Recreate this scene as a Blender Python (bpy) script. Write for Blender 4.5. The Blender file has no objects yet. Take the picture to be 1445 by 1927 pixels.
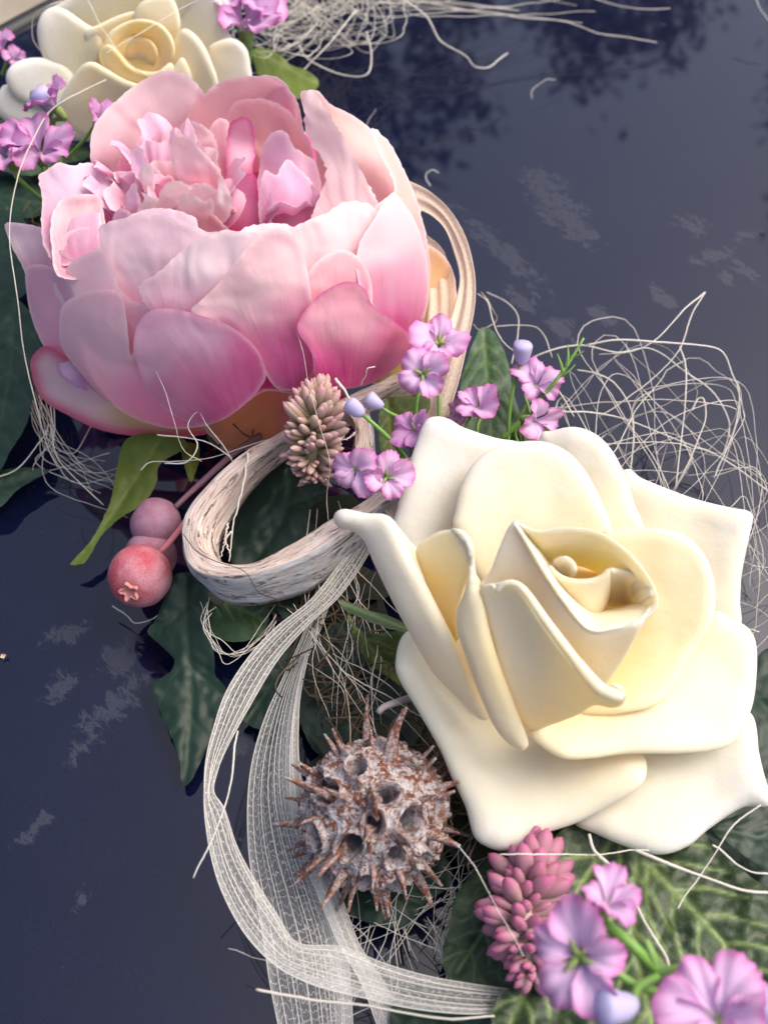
import bpy, math, random
import numpy as np
from mathutils import Vector, Matrix, Quaternion
from mathutils.geometry import delaunay_2d_cdt
from mathutils import noise as mnoise

random.seed(7); np.random.seed(7)
SC = bpy.context.scene
COL = SC.collection
CM = 0.01
# ------------------------------------------------------------------ camera
PITCH = math.radians(54.0)
VF = math.radians(50.0)
F = 963.5 / math.tan(VF / 2)
CAM = np.array([0.0, -17.5, 24.2])           # centimetres above the bonnet
FW = np.array([0, math.cos(PITCH), -math.sin(PITCH)])
RT = np.array([1.0, 0, 0])
UP = np.array([0, math.sin(PITCH), math.cos(PITCH)])
cd = bpy.data.cameras.new('camera'); cam = bpy.data.objects.new('camera', cd); COL.objects.link(cam)
cam.location = Vector(CAM * CM)
cam.rotation_euler = (math.pi / 2 - PITCH, 0, 0)
cd.sensor_fit = 'VERTICAL'; cd.sensor_height = 36.0; cd.angle_y = VF if hasattr(cd, 'angle_y') else VF
cd.lens = 18.0 / math.tan(VF / 2)
cd.clip_start = 0.005; cd.clip_end = 3000
cd.dof.use_dof = True; cd.dof.focus_distance = 0.252; cd.dof.aperture_fstop = 19.0
SC.camera = cam
# ------------------------------------------------------------------ world and sun
SUN_EL, SUN_AZ = math.radians(58), math.radians(78)      # azimuth from +Y towards +X
wd = bpy.data.worlds.new('World'); SC.world = wd; wd.use_nodes = True
nt = wd.node_tree; bg = nt.nodes['Background']
sky = nt.nodes.new('ShaderNodeTexSky'); sky.sky_type = 'NISHITA'; sky.sun_disc = False
sky.sun_elevation = SUN_EL; sky.sun_rotation = SUN_AZ
sky.dust_density = 8.0; sky.air_density = 0.75; sky.ozone_density = 1.0; sky.altitude = 100
nt.links.new(sky.outputs[0], bg.inputs[0]); bg.inputs[1].default_value = 0.15
sd = bpy.data.lights.new('sun', 'SUN'); sun = bpy.data.objects.new('sun', sd); COL.objects.link(sun)
sd.energy = 0.6; sd.angle = math.radians(55); sd.color = (1.0, 0.96, 0.91)
sdir = Vector((math.sin(SUN_AZ) * math.cos(SUN_EL), math.cos(SUN_AZ) * math.cos(SUN_EL), math.sin(SUN_EL)))
sun.rotation_euler = sdir.to_track_quat('Z', 'Y').to_euler()
SC.view_settings.view_transform = 'Standard'; SC.view_settings.look = 'None'
SC.view_settings.exposure = 0.72; SC.view_settings.gamma = 1.0
SC.cycles.max_bounces = 10; SC.cycles.transparent_max_bounces = 24
SC.cycles.use_denoising = True

# ------------------------------------------------------------------ geometry helpers (all lengths in cm)
def rays(x, y):
    x = np.asarray(x, float); y = np.asarray(y, float)
    return FW + np.multiply.outer((x - 722.5) / F, RT) + np.multiply.outer((963.5 - y) / F, UP)
def W(x, y, h):
    """point seen at x,y standing h above the bonnet"""
    r = rays(x, y); h = np.asarray(h, float)
    t = (CAM[2] - h) / (-r[..., 2])
    return CAM + r * t[..., None]
class Frame:
    """a flower's own tilted plane; points are given by where it is met and how far in front of it they stand"""
    def __init__(s, x, y, h, lean):
        s.o = W(x, y, h); a = math.radians(lean)      # lean of the normal from straight up, towards the viewer
        s.n = np.array([0, -math.sin(a), math.cos(a)])
    def __call__(s, x, y, d):
        r = rays(x, y)
        t = ((s.o - CAM) @ s.n) / (r @ s.n)
        L = np.linalg.norm(r, axis=-1)
        return CAM + r * (t - np.asarray(d, float) / L)[..., None]
class HF:
    def __call__(s, x, y, d): return W(x, y, d)
HFR = HF()

def cr(pts, n=None, closed=False, step=None):
    """Catmull-Rom curve through pts"""
    P = np.asarray(pts, float); m = len(P)
    if closed: Q = np.vstack([P[-1], P, P[0], P[1]]); segs = m
    else: Q = np.vstack([2 * P[0] - P[1], P, 2 * P[-1] - P[-2]]); segs = m - 1
    out = []
    for i in range(segs):
        p0, p1, p2, p3 = Q[i], Q[i + 1], Q[i + 2], Q[i + 3]
        k = 12
        for j in range(k):
            t = j / k
            out.append(0.5 * ((2 * p1) + (-p0 + p2) * t + (2 * p0 - 5 * p1 + 4 * p2 - p3) * t * t + (-p0 + 3 * p1 - 3 * p2 + p3) * t ** 3))
    out.append(P[0] if closed else P[-1])
    A = np.array(out)
    seg = np.linalg.norm(np.diff(A[:, :min(3, A.shape[1])], axis=0), axis=1); L = np.concatenate([[0], np.cumsum(seg)])
    if n is None: n = max(6, int(round(L[-1] / step)))
    s = np.linspace(0, L[-1], n + 1 if closed else n)
    R = np.stack([np.interp(s, L, A[:, c]) for c in range(A.shape[1])], 1)
    return R[:-1] if closed else R

def tps(ctrl):
    """smooth surface through (x, y, d) control points"""
    C = np.asarray(ctrl, float)
    if len(C) == 1: return lambda x, y: np.full(np.shape(x), C[0, 2])
    if len(C) == 2:
        a, b = C; v = b[:2] - a[:2]; q = v @ v
        return lambda x, y: a[2] + (b[2] - a[2]) * np.clip(((x - a[0]) * v[0] + (y - a[1]) * v[1]) / q, -.5, 1.5)
    X = C[:, :2] / 100.0; n = len(X)
    def U(r2): return 0.5 * r2 * np.log(r2 + 1e-9)
    D = ((X[:, None] - X[None]) ** 2).sum(-1); K = U(D) + np.eye(n) * 0.02
    Pm = np.hstack([np.ones((n, 1)), X]); A = np.block([[K, Pm], [Pm.T, np.zeros((3, 3))]])
    A[n:, n:] -= np.eye(3) * 1e-9
    w = np.linalg.lstsq(A, np.concatenate([C[:, 2], np.zeros(3)]), rcond=None)[0]
    def f(x, y):
        x = np.asarray(x, float) / 100; y = np.asarray(y, float) / 100
        D = (x[..., None] - X[:, 0]) ** 2 + (y[..., None] - X[:, 1]) ** 2
        return U(D) @ w[:n] + w[n] + w[n + 1] * x + w[n + 2] * y
    return f

def nz(x, y, z=0.0, s=1.0):
    return np.array([mnoise.noise(Vector((a * s, b * s, z))) for a, b in zip(np.ravel(x), np.ravel(y))]).reshape(np.shape(x))

def edge_dist(px, py, O):
    A = O; B = np.roll(O, -1, 0); d = B - A; q = (d ** 2).sum(1) + 1e-9
    out = np.full(len(px), 1e9)
    for i in range(0, len(px), 4000):
        X = np.stack([px[i:i + 4000], py[i:i + 4000]], 1)
        t = np.clip(((X[:, None] - A) * d).sum(-1) / q, 0, 1)
        r = ((X[:, None] - (A + d * t[..., None])) ** 2).sum(-1)
        out[i:i + 4000] = np.sqrt(r.min(1))
    return out
def inside(px, py, O):
    c = np.zeros(len(px), bool); A = O; B = np.roll(O, -1, 0)
    for (x1, y1), (x2, y2) in zip(A, B):
        if y1 == y2: continue
        m = ((y1 > py) != (y2 > py)) & (px < (x2 - x1) * (py - y1) / (y2 - y1) + x1)
        c ^= m
    return c

def vnormals(V, Fc):
    n = np.zeros_like(V)
    fn = np.cross(V[Fc[:, 1]] - V[Fc[:, 0]], V[Fc[:, -1]] - V[Fc[:, 0]])
    for k in range(Fc.shape[1]): np.add.at(n, Fc[:, k], fn)
    return n / (np.linalg.norm(n, axis=1, keepdims=True) + 1e-12)

WORG = {}
def base_of(o):
    return WORG.get(o.name, np.zeros(3)) if o is not None else np.zeros(3)
def mesh_obj(name, V, Fc, mat, parent=None, attrs=None, uv=None, smooth=True, origin=None, mats_idx=None):
    V = np.asarray(V, float)
    if parent is not None: org = base_of(parent)
    elif origin is not None: org = np.asarray(origin, float)
    else:
        org = V.mean(0).copy(); org[2] = V[:, 2].min()
    me = bpy.data.meshes.new(name)
    if isinstance(Fc, np.ndarray):
        k = Fc.shape[1]; nf = len(Fc)
        me.vertices.add(len(V)); me.vertices.foreach_set('co', ((V - org) * CM).astype(np.float32).ravel())
        me.loops.add(nf * k); me.loops.foreach_set('vertex_index', Fc.astype(np.int32).ravel())
        me.polygons.add(nf); me.polygons.foreach_set('loop_start', np.arange(0, nf * k, k, dtype=np.int32))
        me.update(calc_edges=True)
    else:
        me.from_pydata(((V - org) * CM).tolist(), [], Fc)
    me.validate()
    if smooth: me.polygons.foreach_set('use_smooth', [True] * len(me.polygons))
    for k, a in (attrs or {}).items():
        a = np.asarray(a, np.float32)
        if a.ndim == 1:
            at = me.attributes.new(k, 'FLOAT', 'POINT'); at.data.foreach_set('value', a)
        else:
            at = me.attributes.new(k, 'FLOAT_VECTOR', 'POINT'); at.data.foreach_set('vector', a.ravel())
    me.materials.append(mat)
    o = bpy.data.objects.new(name, me); COL.objects.link(o)
    if parent is not None: o.parent = parent
    else: o.location = Vector(org * CM)
    WORG[o.name] = org
    return o
def tag(o, label, cat, group=None, kind=None):
    if label: o['label'] = label
    if cat: o['category'] = cat
    if group: o['group'] = group
    if kind: o['kind'] = kind
    return o
def thing(name, label, cat, org, group=None):
    o = bpy.data.objects.new(name, None); COL.objects.link(o); o.empty_display_size = 0.005
    o.location = Vector(np.asarray(org, float) * CM); WORG[o.name] = np.asarray(org, float)
    return tag(o, label, cat, group)

def shell(V, Fc, prof, t):
    """closed solid from a sheet: two skins, meeting where prof is 0"""
    N = vnormals(V, Fc); off = N * (t * 0.5 * prof)[:, None]
    n = len(V)
    VV = np.vstack([V + off, V - off])
    FF = np.vstack([Fc, Fc[:, ::-1] + n])
    return VV, FF

def outline_mesh(outline, step=7.0, fringe=0.0, fseed=0.0, rings=(), fr_scale=0.12, smooth_outline=True):
    O = cr(outline, closed=True, step=step * 0.8) if smooth_outline else np.asarray(outline, float)
    if fringe:
        T = np.roll(O, -1, 0) - np.roll(O, 1, 0); Nn = np.stack([T[:, 1], -T[:, 0]], 1); Nn /= np.linalg.norm(Nn, axis=1, keepdims=True) + 1e-9
        f = nz(O[:, 0], O[:, 1], fseed, fr_scale) + 0.6 * nz(O[:, 0], O[:, 1], fseed + 9, fr_scale * 2.7)
        O = O + Nn * (f * fringe)[:, None]
    x0, y0 = O.min(0); x1, y1 = O.max(0)
    gx = np.arange(x0, x1, step); gy = np.arange(y0, y1, step * 0.87)
    X, Y = np.meshgrid(gx, gy); X = X + (np.arange(len(gy)) % 2)[:, None] * step * 0.5
    X = X.ravel(); Y = Y.ravel()
    m = inside(X, Y, O); X, Y = X[m], Y[m]
    e = edge_dist(X, Y, O); lim = (max(rings) if rings else 0) + step * 0.55
    m = e > lim; pts = [O, np.stack([X[m], Y[m]], 1)]
    T = np.roll(O, -1, 0) - np.roll(O, 1, 0); Nn = np.stack([T[:, 1], -T[:, 0]], 1); Nn /= np.linalg.norm(Nn, axis=1, keepdims=True) + 1e-9
    for r in rings:
        for sg in (1, -1):
            R = O + Nn * r * sg
            k = inside(R[:, 0], R[:, 1], O); R = R[k]
            if len(R):
                ee = edge_dist(R[:, 0], R[:, 1], O); R = R[ee > r * 0.9]
                if len(R): pts.append(R)
    P = np.vstack(pts); n = len(O)
    res = delaunay_2d_cdt([Vector(p) for p in P], [(i, (i + 1) % n) for i in range(n)], [list(range(n))], 1, 1e-4)
    V2 = np.array([(v[0], v[1]) for v in res[0]]); Fc = np.array([f for f in res[2] if len(f) == 3], int)
    # orient all faces the same way
    a, b, c = V2[Fc[:, 0]], V2[Fc[:, 1]], V2[Fc[:, 2]]
    s = (b[:, 0] - a[:, 0]) * (c[:, 1] - a[:, 1]) - (b[:, 1] - a[:, 1]) * (c[:, 0] - a[:, 0])
    Fc[s > 0] = Fc[s > 0][:, ::-1]
    return V2, Fc, edge_dist(V2[:, 0], V2[:, 1], O)

def grid_faces(nu, nv, wrap=False):
    f = []
    i = np.arange(nu - 1)[:, None]; j = np.arange(nv if wrap else nv - 1)[None]
    a = i * nv + j; b = i * nv + (j + 1) % nv; c = (i + 1) * nv + (j + 1) % nv; d = (i + 1) * nv + j
    return np.stack([a, b, c, d], -1).reshape(-1, 4)

def loft(rows, nu, nv):
    """rows of 3-D points -> smooth grid (nu along the rows' sequence, nv along each row)"""
    R = np.stack([cr(r, n=nv) for r in rows])
    G = np.stack([cr(R[:, j], n=nu) if len(rows) > 1 else R[:, j] for j in range(nv)], 1)
    return G
def border_profile(G, w):
    """0 at the borders, 1 further in than w cm, rounded"""
    nu, nv, _ = G.shape
    su = np.zeros((nu, nv)); su[1:] = np.cumsum(np.linalg.norm(np.diff(G, axis=0), axis=2), axis=0)
    sv = np.zeros((nu, nv)); sv[:, 1:] = np.cumsum(np.linalg.norm(np.diff(G, axis=1), axis=2), axis=1)
    e = np.minimum(np.minimum(su, su[-1:] - su), np.minimum(sv, sv[:, -1:] - sv))
    q = np.clip(e / w, 0, 1); return np.sqrt(np.clip(1 - (1 - q) ** 2, 0, 1)), e

def tube(P, r, sides=6, taper=None):
    P = np.asarray(P, float); n = len(P); r = np.broadcast_to(np.asarray(r, float), (n,)).copy()
    if taper is not None: r = r * taper
    T = np.gradient(P, axis=0); T /= np.linalg.norm(T, axis=1, keepdims=True) + 1e-12
    a = np.cross(T[0], [0.3, 0.2, 0.93]); a /= np.linalg.norm(a) + 1e-9
    V = []
    for i in range(n):
        a = a - T[i] * (a @ T[i]); a /= np.linalg.norm(a) + 1e-9; b = np.cross(T[i], a)
        th = np.linspace(0, 2 * math.pi, sides, endpoint=False)
        V.append(P[i] + (np.outer(np.cos(th), a) + np.outer(np.sin(th), b)) * r[i])
    V = np.vstack(V); Fc = grid_faces(n, sides, wrap=True)
    c0 = len(V); V = np.vstack([V, P[0], P[-1]])
    caps = [[(j + 1) % sides, j, c0, c0] for j in range(sides)] + [[(n - 1) * sides + j, (n - 1) * sides + (j + 1) % sides, c0 + 1, c0 + 1] for j in range(sides)]
    caps3 = [c[:3] for c in caps]
    return V, Fc, caps3
class Acc:
    def __init__(s): s.V = []; s.F = []; s.n = 0; s.A = []
    def add(s, V, Fc, caps=None, a=0.0):
        s.V.append(V); s.F += (np.asarray(Fc) + s.n).tolist()
        if caps: s.F += [[i + s.n for i in c] for c in caps]
        s.A.append(np.full(len(V), a) if np.isscalar(a) else np.asarray(a)); s.n += len(V)
    def tube(s, P, r, sides=6, taper=None, a=0.0): s.add(*tube(P, r, sides, taper), a=a)
    def obj(s, name, mat, parent=None, **k):
        return mesh_obj(name, np.vstack(s.V), s.F, mat, parent, attrs={'rnd': np.concatenate(s.A)}, **k)

# ------------------------------------------------------------------ material helpers
class M:
    def __init__(s, name):
        s.m = bpy.data.materials.new(name); s.m.use_nodes = True; s.t = s.m.node_tree; s.b = s.t.nodes['Principled BSDF']; s.out = s.t.nodes['Material Output']
    def n(s, typ, **k):
        nd = s.t.nodes.new('ShaderNode' + typ)
        for a, v in k.items():
            if a.startswith('i_'):
                key = a[2:]; key = int(key) if key.isdigit() else key
                s.set(nd.inputs[key], v)
            else: setattr(nd, a, v)
        return nd
    def set(s, inp, v):
        if isinstance(v, bpy.types.NodeSocket): s.t.links.new(v, inp)
        elif isinstance(v, tuple) and len(v) == 3 and inp.type == 'RGBA': inp.default_value = (*v, 1)
        else: inp.default_value = v
    def p(s, **k):
        for a, v in k.items(): s.set(s.b.inputs[a.replace('_', ' ')], v)
    def attr(s, name, vec=False):
        a = s.n('Attribute', attribute_name=name); return a.outputs['Vector' if vec else 'Fac']
    def coord(s, scale=(1, 1, 1), src='Object', rot=(0, 0, 0)):
        c = s.n('TexCoord'); mp = s.n('Mapping'); s.t.links.new(c.outputs[src], mp.inputs[0])
        mp.inputs['Scale'].default_value = tuple(100 * q for q in scale) if src == 'Object' else scale
        mp.inputs['Rotation'].default_value = rot
        return mp.outputs[0]
    def vmap(s, vec, scale):
        mp = s.n('Mapping'); s.t.links.new(vec, mp.inputs[0]); mp.inputs['Scale'].default_value = scale; return mp.outputs[0]
    def noise(s, vec, scale, detail=4, rough=0.6, dist=0.0):
        x = s.n('TexNoise', i_Scale=scale, i_Detail=detail, i_Roughness=rough, i_Distortion=dist); s.t.links.new(vec, x.inputs['Vector']); return x.outputs['Fac']
    def ramp(s, fac, stops, interp='LINEAR'):
        r = s.n('ValToRGB'); r.color_ramp.interpolation = interp; s.t.links.new(fac, r.inputs[0]); e = r.color_ramp.elements
        while len(e) < len(stops): e.new(0.5)
        for el, (p, c) in zip(e, stops):
            el.position = p; el.color = (*c, 1) if isinstance(c, tuple) else (c, c, c, 1)
        return r.outputs[0]
    def mix(s, f, a, b, mode='MIX'):
        x = s.n('Mix', data_type='RGBA', blend_type=mode); s.set(x.inputs[0], f); s.set(x.inputs[6], a); s.set(x.inputs[7], b); return x.outputs[2]
    def math(s, op, a, b=0.0, clamp=False):
        x = s.n('Math', operation=op, use_clamp=clamp); s.set(x.inputs[0], a); s.set(x.inputs[1], b); return x.outputs[0]
    def bump(s, h, strength, dist, normal=None):
        x = s.n('Bump', i_Strength=strength, i_Distance=dist * CM); s.t.links.new(h, x.inputs['Height'])
        if normal is not None: s.t.links.new(normal, x.inputs['Normal'])
        s.t.links.new(x.outputs[0], s.b.inputs['Normal']); return x.outputs[0]
    def translucent(s, color, fac):
        tr = s.n('BsdfTranslucent'); s.set(tr.inputs[0], color); mx = s.n('MixShader'); s.set(mx.inputs[0], fac)
        s.t.links.new(s.b.outputs[0], mx.inputs[1]); s.t.links.new(tr.outputs[0], mx.inputs[2]); s.t.links.new(mx.outputs[0], s.out.inputs[0]); return mx

exec_parts = None
# ---- bonnet paint
def mat_bonnet():
    m = M('navy_car_paint'); c = m.coord()
    tc = m.n('TexCoord')
    # smears of dried water and dust, each where it lies on the paint: centre, half length, half width, direction
    sm = [((945, 470), 190, 26, (260, 250)), ((1025, 335), 75, 24, (1, .35)), ((1060, 400), 130, 42, (1, 1.05)), ((1340, 478), 62, 20, (1, -.25)), ((1410, 438), 46, 12, (1, -.45)),
          ((1366, 523), 20, 18, (1, 0)), ((1400, 505), 66, 12, (1, .85)), ((1300, 420), 60, 20, (1, .3)), ((1130, 590), 50, 16, (1, .9)), ((1060, 620), 60, 22, (1, 1)), ((980, 560), 60, 16, (1, .9)),
          ((225, 1235), 70, 34, (1, -.9)), ((130, 1190), 60, 22, (1, -.3)), ((205, 1330), 110, 36, (1, -.85)), ((110, 1290), 60, 24, (1, -.8)), ((250, 1290), 60, 26, (1, -1)), ((160, 1400), 60, 24, (1, -.9)), ((150, 1690), 40, 12, (.2, -1)), ((60, 1560), 60, 16, (1, -.8)), ((460, 1400), 40, 20, (1, -.8)), ((1250, 560), 60, 14, (1, .8))]
    mask = None
    for (cx, cy), hl, hw, (dx, dy) in sm:
        n_ = math.hypot(dx, dy); dx /= n_; dy /= n_
        p = W(cx, cy, 0); e = W(cx + dx * hl, cy + dy * hl, 0) - p; q = W(cx - dy * hw, cy + dx * hw, 0) - p
        L1 = np.linalg.norm(e); a = math.atan2(e[1], e[0]); L2 = abs(-q[0] * math.sin(a) + q[1] * math.cos(a)) + .05
        mp = m.n('Mapping', vector_type='TEXTURE'); m.t.links.new(tc.outputs['Object'], mp.inputs[0])
        mp.inputs['Location'].default_value = (p[0] * CM, p[1] * CM, 0); mp.inputs['Rotation'].default_value = (0, 0, a); mp.inputs['Scale'].default_value = (L1 * CM * 1.25, L2 * CM * 1.4, 1)
        g = m.n('TexGradient', gradient_type='SPHERICAL'); m.t.links.new(mp.outputs[0], g.inputs[0])
        mask = g.outputs['Fac'] if mask is None else m.math('MAXIMUM', mask, g.outputs['Fac'])
    st = m.noise(m.vmap(m.coord(rot=(0, 0, math.radians(48))), (1.5, 2.6, 1)), 1.0, 7, 0.74, 0.5)
    film = m.ramp(m.math('ADD', m.math('MULTIPLY', mask, .34), m.math('MULTIPLY', st, 1.0)), [(0.66, 0.0), (0.73, 1.0)])
    film = m.math('MULTIPLY', film, m.ramp(mask, [(0.02, 0.0), (0.15, 1.0)]))
    tiny = m.ramp(m.noise(c, 2.6, 2, 0.5, .4), [(0.735, 0.0), (0.76, 1.0)])
    spk = m.ramp(m.noise(c, 9.0, 2, 0.6), [(0.70, 0.0), (0.76, 1.0)])
    film = m.math('MAXIMUM', film, m.math('MAXIMUM', m.math('MULTIPLY', tiny, .6), m.math('MULTIPLY', spk, .35)))
    grain = m.noise(c, 34, 2, 0.7)
    film = m.math('MULTIPLY', film, m.ramp(grain, [(0.3, 0.45), (0.7, 1.0)]))
    dust = m.ramp(m.noise(c, 0.35, 4, 0.6), [(0.3, 0.02), (0.8, 0.20)])
    flake = m.ramp(m.noise(c, 60, 1, 0.5), [(0.45, (0.001, 0.002, 0.011)), (0.75, (0.005, 0.009, 0.050))])
    dd = m.math('ADD', m.math('MULTIPLY', film, 0.22), m.math('MULTIPLY', dust, 0.10))
    m.p(Base_Color=m.mix(dd, flake, (0.10, 0.11, 0.14)), Roughness=m.math('ADD', 0.03, m.math('MULTIPLY', film, 0.4)), IOR=1.57, Sheen_Weight=0.08, Sheen_Roughness=0.4)
    return m.m
MB = mat_bonnet()
def mat_simple(name, col, rough=0.6, **k):
    m = M(name); m.p(Base_Color=col, Roughness=rough, **k); return m.m

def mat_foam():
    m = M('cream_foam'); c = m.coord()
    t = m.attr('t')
    col = m.ramp(t, [(0.0, (0.90, 0.60, 0.24)), (0.35, (0.86, 0.72, 0.48)), (0.75, (0.77, 0.70, 0.55)), (1.0, (0.72, 0.69, 0.62))])  # yellow towards the heart: base tint plus bounced light put into the colour
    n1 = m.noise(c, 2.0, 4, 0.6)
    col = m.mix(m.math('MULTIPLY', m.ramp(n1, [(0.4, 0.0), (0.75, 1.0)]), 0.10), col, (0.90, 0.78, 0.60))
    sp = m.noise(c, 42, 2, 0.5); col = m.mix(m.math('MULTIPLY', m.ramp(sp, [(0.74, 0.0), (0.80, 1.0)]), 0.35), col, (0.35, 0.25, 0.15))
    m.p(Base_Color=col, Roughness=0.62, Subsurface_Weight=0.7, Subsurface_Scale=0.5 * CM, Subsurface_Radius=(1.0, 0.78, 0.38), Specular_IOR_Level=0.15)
    m.bump(m.math('ADD', m.noise(c, 55, 3, 0.7), m.math('MULTIPLY', m.noise(c, 5, 4, 0.6), 1.8)), 0.5, 0.016)
    return m.m
def mat_petal(name='pink_cloth_petal', trans=0.46, streak=1.0, weave=0.3):
    m = M(name); col = m.attr('col', True); uvv = m.attr('puv', True)
    st = m.noise(m.vmap(uvv, (60, 3.0, 1)), 1.0, 4, 0.6, 0.3)
    st2 = m.noise(m.vmap(uvv, (18, 1.5, 1)), 1.0, 2, 0.5, 0.2)
    c2 = m.mix(m.math('MULTIPLY', m.ramp(st2, [(0.35, 0.0), (0.7, 1.0)]), 0.10 + 0.12 * streak), col, m.mix(0.5, col, (0.97, 0.86, 0.90)))
    blot = m.noise(m.coord(), 1.6, 3, 0.6)
    c2 = m.mix(m.math('MULTIPLY', m.ramp(blot, [(0.45, 0.0), (0.8, 1.0)]), 0.10), c2, (0.88, 0.66, 0.84))
    m.p(Base_Color=c2, Roughness=0.55, Specular_IOR_Level=0.25, Sheen_Weight=0.25, Sheen_Roughness=0.4)
    h = m.math('ADD', m.math('MULTIPLY', st, 0.25 * streak), m.math('MULTIPLY', m.noise(m.coord(), 40, 2, 0.6), weave))
    m.bump(m.math('ADD', h, m.math('MULTIPLY', m.noise(m.vmap(uvv, (14, 4.0, 1)), 1.0, 3, 0.6, 0.8), 1.6 * streak)), 0.5, 0.022)
    m.translucent(c2, trans)
    return m.m
def mat_leaf(name, dark, light, vein, retic=0.0, rough=0.45, retscale=6.0, patch=0.6):
    m = M(name); c = m.coord(); v = m.attr('vein')
    n1 = m.noise(c, 0.9, 4, 0.6); n2 = m.noise(c, 9, 3, 0.6)
    base = m.mix(m.math('MULTIPLY', m.ramp(n1, [(0.35, 0.0), (0.68, 1.0)]), patch), dark, light)
    base = m.mix(m.math('MULTIPLY', n2, 0.35), base, dark)
    vor = m.n('TexVoronoi', feature='DISTANCE_TO_EDGE', i_Scale=retscale); m.t.links.new(m.n('VectorMath', operation='ADD').outputs[0], vor.inputs['Vector'])
    va = [n for n in m.t.nodes if n.bl_idname == 'ShaderNodeVectorMath'][-1]
    m.t.links.new(c, va.inputs[0]); nn = m.n('TexNoise', i_Scale=5.0); m.t.links.new(c, nn.inputs['Vector'])
    sc_ = m.n('VectorMath', operation='SCALE'); m.t.links.new(nn.outputs['Color'], sc_.inputs[0]); sc_.inputs['Scale'].default_value = 0.15; m.t.links.new(sc_.outputs[0], va.inputs[1])
    rt = m.math('MULTIPLY', m.ramp(vor.outputs['Distance'], [(0.0, 1.0), (0.07, 0.0)]), retic)
    va2 = m.math('MAXIMUM', m.math('MULTIPLY', v, m.ramp(n2, [(0.3, 0.6), (0.6, 1.0)])), rt, clamp=True)
    col = m.mix(va2, base, vein)
    # cloth weave printed into the leaf
    w1 = m.n('TexWave', wave_type='BANDS', bands_direction='X', i_Scale=9.0); m.t.links.new(m.coord(rot=(0, 0, 0.6)), w1.inputs['Vector'])
    w2 = m.n('TexWave', wave_type='BANDS', bands_direction='Y', i_Scale=9.0); m.t.links.new(m.coord(rot=(0, 0, 0.6)), w2.inputs['Vector'])
    weave = m.math('MULTIPLY', w1.outputs['Fac'], w2.outputs['Fac'])
    col = m.mix(m.math('MULTIPLY', weave, 0.25), col, m.mix(0.5, col, (0.10, 0.13, 0.06)))
    sp = m.ramp(m.noise(c, 50, 2, 0.5), [(0.70, 0.0), (0.76, 1.0)])
    col = m.mix(m.math('MULTIPLY', sp, 0.25), col, (0.35, 0.40, 0.38))
    m.p(Base_Color=col, Roughness=rough, Specular_IOR_Level=0.4)
    h = m.math('ADD', m.math('MULTIPLY', weave, 0.4), m.math('MULTIPLY', va2, 0.6))
    m.bump(h, 0.4, 0.015)
    m.translucent(m.mix(0.5, col, light), 0.12)
    return m.m
def mat_fibre(name, c0, c1, rough=0.6, trans=0.3):
    m = M(name); r = m.attr('rnd'); n = m.noise(m.coord(), 3, 2, 0.5)
    f = m.math('MULTIPLY', m.math('ADD', r, n), 0.6, clamp=True)
    col = m.mix(f, c0, c1); m.p(Base_Color=col, Roughness=rough, Specular_IOR_Level=0.3); m.translucent(col, trans); return m.m
MFOAM = mat_foam(); MPET = mat_petal(); MFIL = mat_petal('lilac_cloth_petal', 0.35, 0.5, 0.8)
ML_DARK = mat_leaf('dark_ivy_leaf', (0.006, 0.022, 0.014), (0.020, 0.055, 0.038), (0.025, 0.06, 0.035), 0.08, 0.42)
ML_MID = mat_leaf('mid_green_leaf', (0.016, 0.045, 0.014), (0.050, 0.11, 0.045), (0.10, 0.17, 0.05), 0.2, 0.5)
ML_OLIVE = mat_leaf('olive_leaf', (0.070, 0.11, 0.008), (0.15, 0.21, 0.02), (0.15, 0.20, 0.04), 0.0, 0.5)
ML_WEAVE = mat_leaf('yellow_green_leaf', (0.03, 0.06, 0.008), (0.14, 0.18, 0.025), (0.18, 0.22, 0.05), 0.3, 0.55)
ML_VEIN = mat_leaf('veined_leaf', (0.020, 0.040, 0.016), (0.070, 0.105, 0.050), (0.22, 0.31, 0.11), 0.16, 0.42, 4.4, 0.4)
MFIB = mat_fibre('cream_sisal', (0.68, 0.64, 0.55), (0.88, 0.86, 0.80))
MFIBD = mat_fibre('tan_sisal', (0.42, 0.36, 0.24), (0.62, 0.55, 0.42))
MSTEM = mat_fibre('green_plastic_stem', (0.16, 0.36, 0.06), (0.28, 0.48, 0.14), 0.4, 0.15)
MBUD = mat_fibre('pale_lilac_bud', (0.48, 0.46, 0.74), (0.60, 0.56, 0.80), 0.5, 0.25)
MGRN = mat_fibre('green_floret_centre', (0.22, 0.34, 0.08), (0.34, 0.46, 0.16), 0.6, 0.2)

# ------------------------------------------------------------------ petal and leaf builders
def petal_colour(V2, e, base, tip, cb, ct, pw=1.2, edge=None, edge_w=8, seed=0.0, nstr=0.12):
    b = np.array(base, float); tp = np.array(tip, float); ax = tp - b; L = np.linalg.norm(ax) + 1e-9
    s = np.clip(((V2 - b) @ ax) / L ** 2, 0, 1)
    n = nz(V2[:, 0], V2[:, 1], seed, 0.012)
    s = np.clip((s + n * nstr * 2) * 1.4, 0, 1) ** pw; s = s * s * (3 - 2 * s)
    col = np.outer(1 - s, cb) + np.outer(s, ct)
    if edge is not None:
        w = np.exp(-(e / edge_w) ** 2); col = col * (1 - w[:, None]) + np.outer(w, edge)
    return col, s
def puv(V2, base, tip):
    b = np.array(base, float); ax = np.array(tip, float) - b; L = np.linalg.norm(ax) + 1e-9; ax /= L; pr = np.array([-ax[1], ax[0]])
    b2 = b - ax * L * 0.35
    u = (V2 - b2) @ ax; v = (V2 - b2) @ pr
    return np.stack([np.arctan2(v, np.abs(u) + 20) + b[0] * .37, u / 300.0 + b[1] * .11, np.full(len(u), b[0])], 1)

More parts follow.
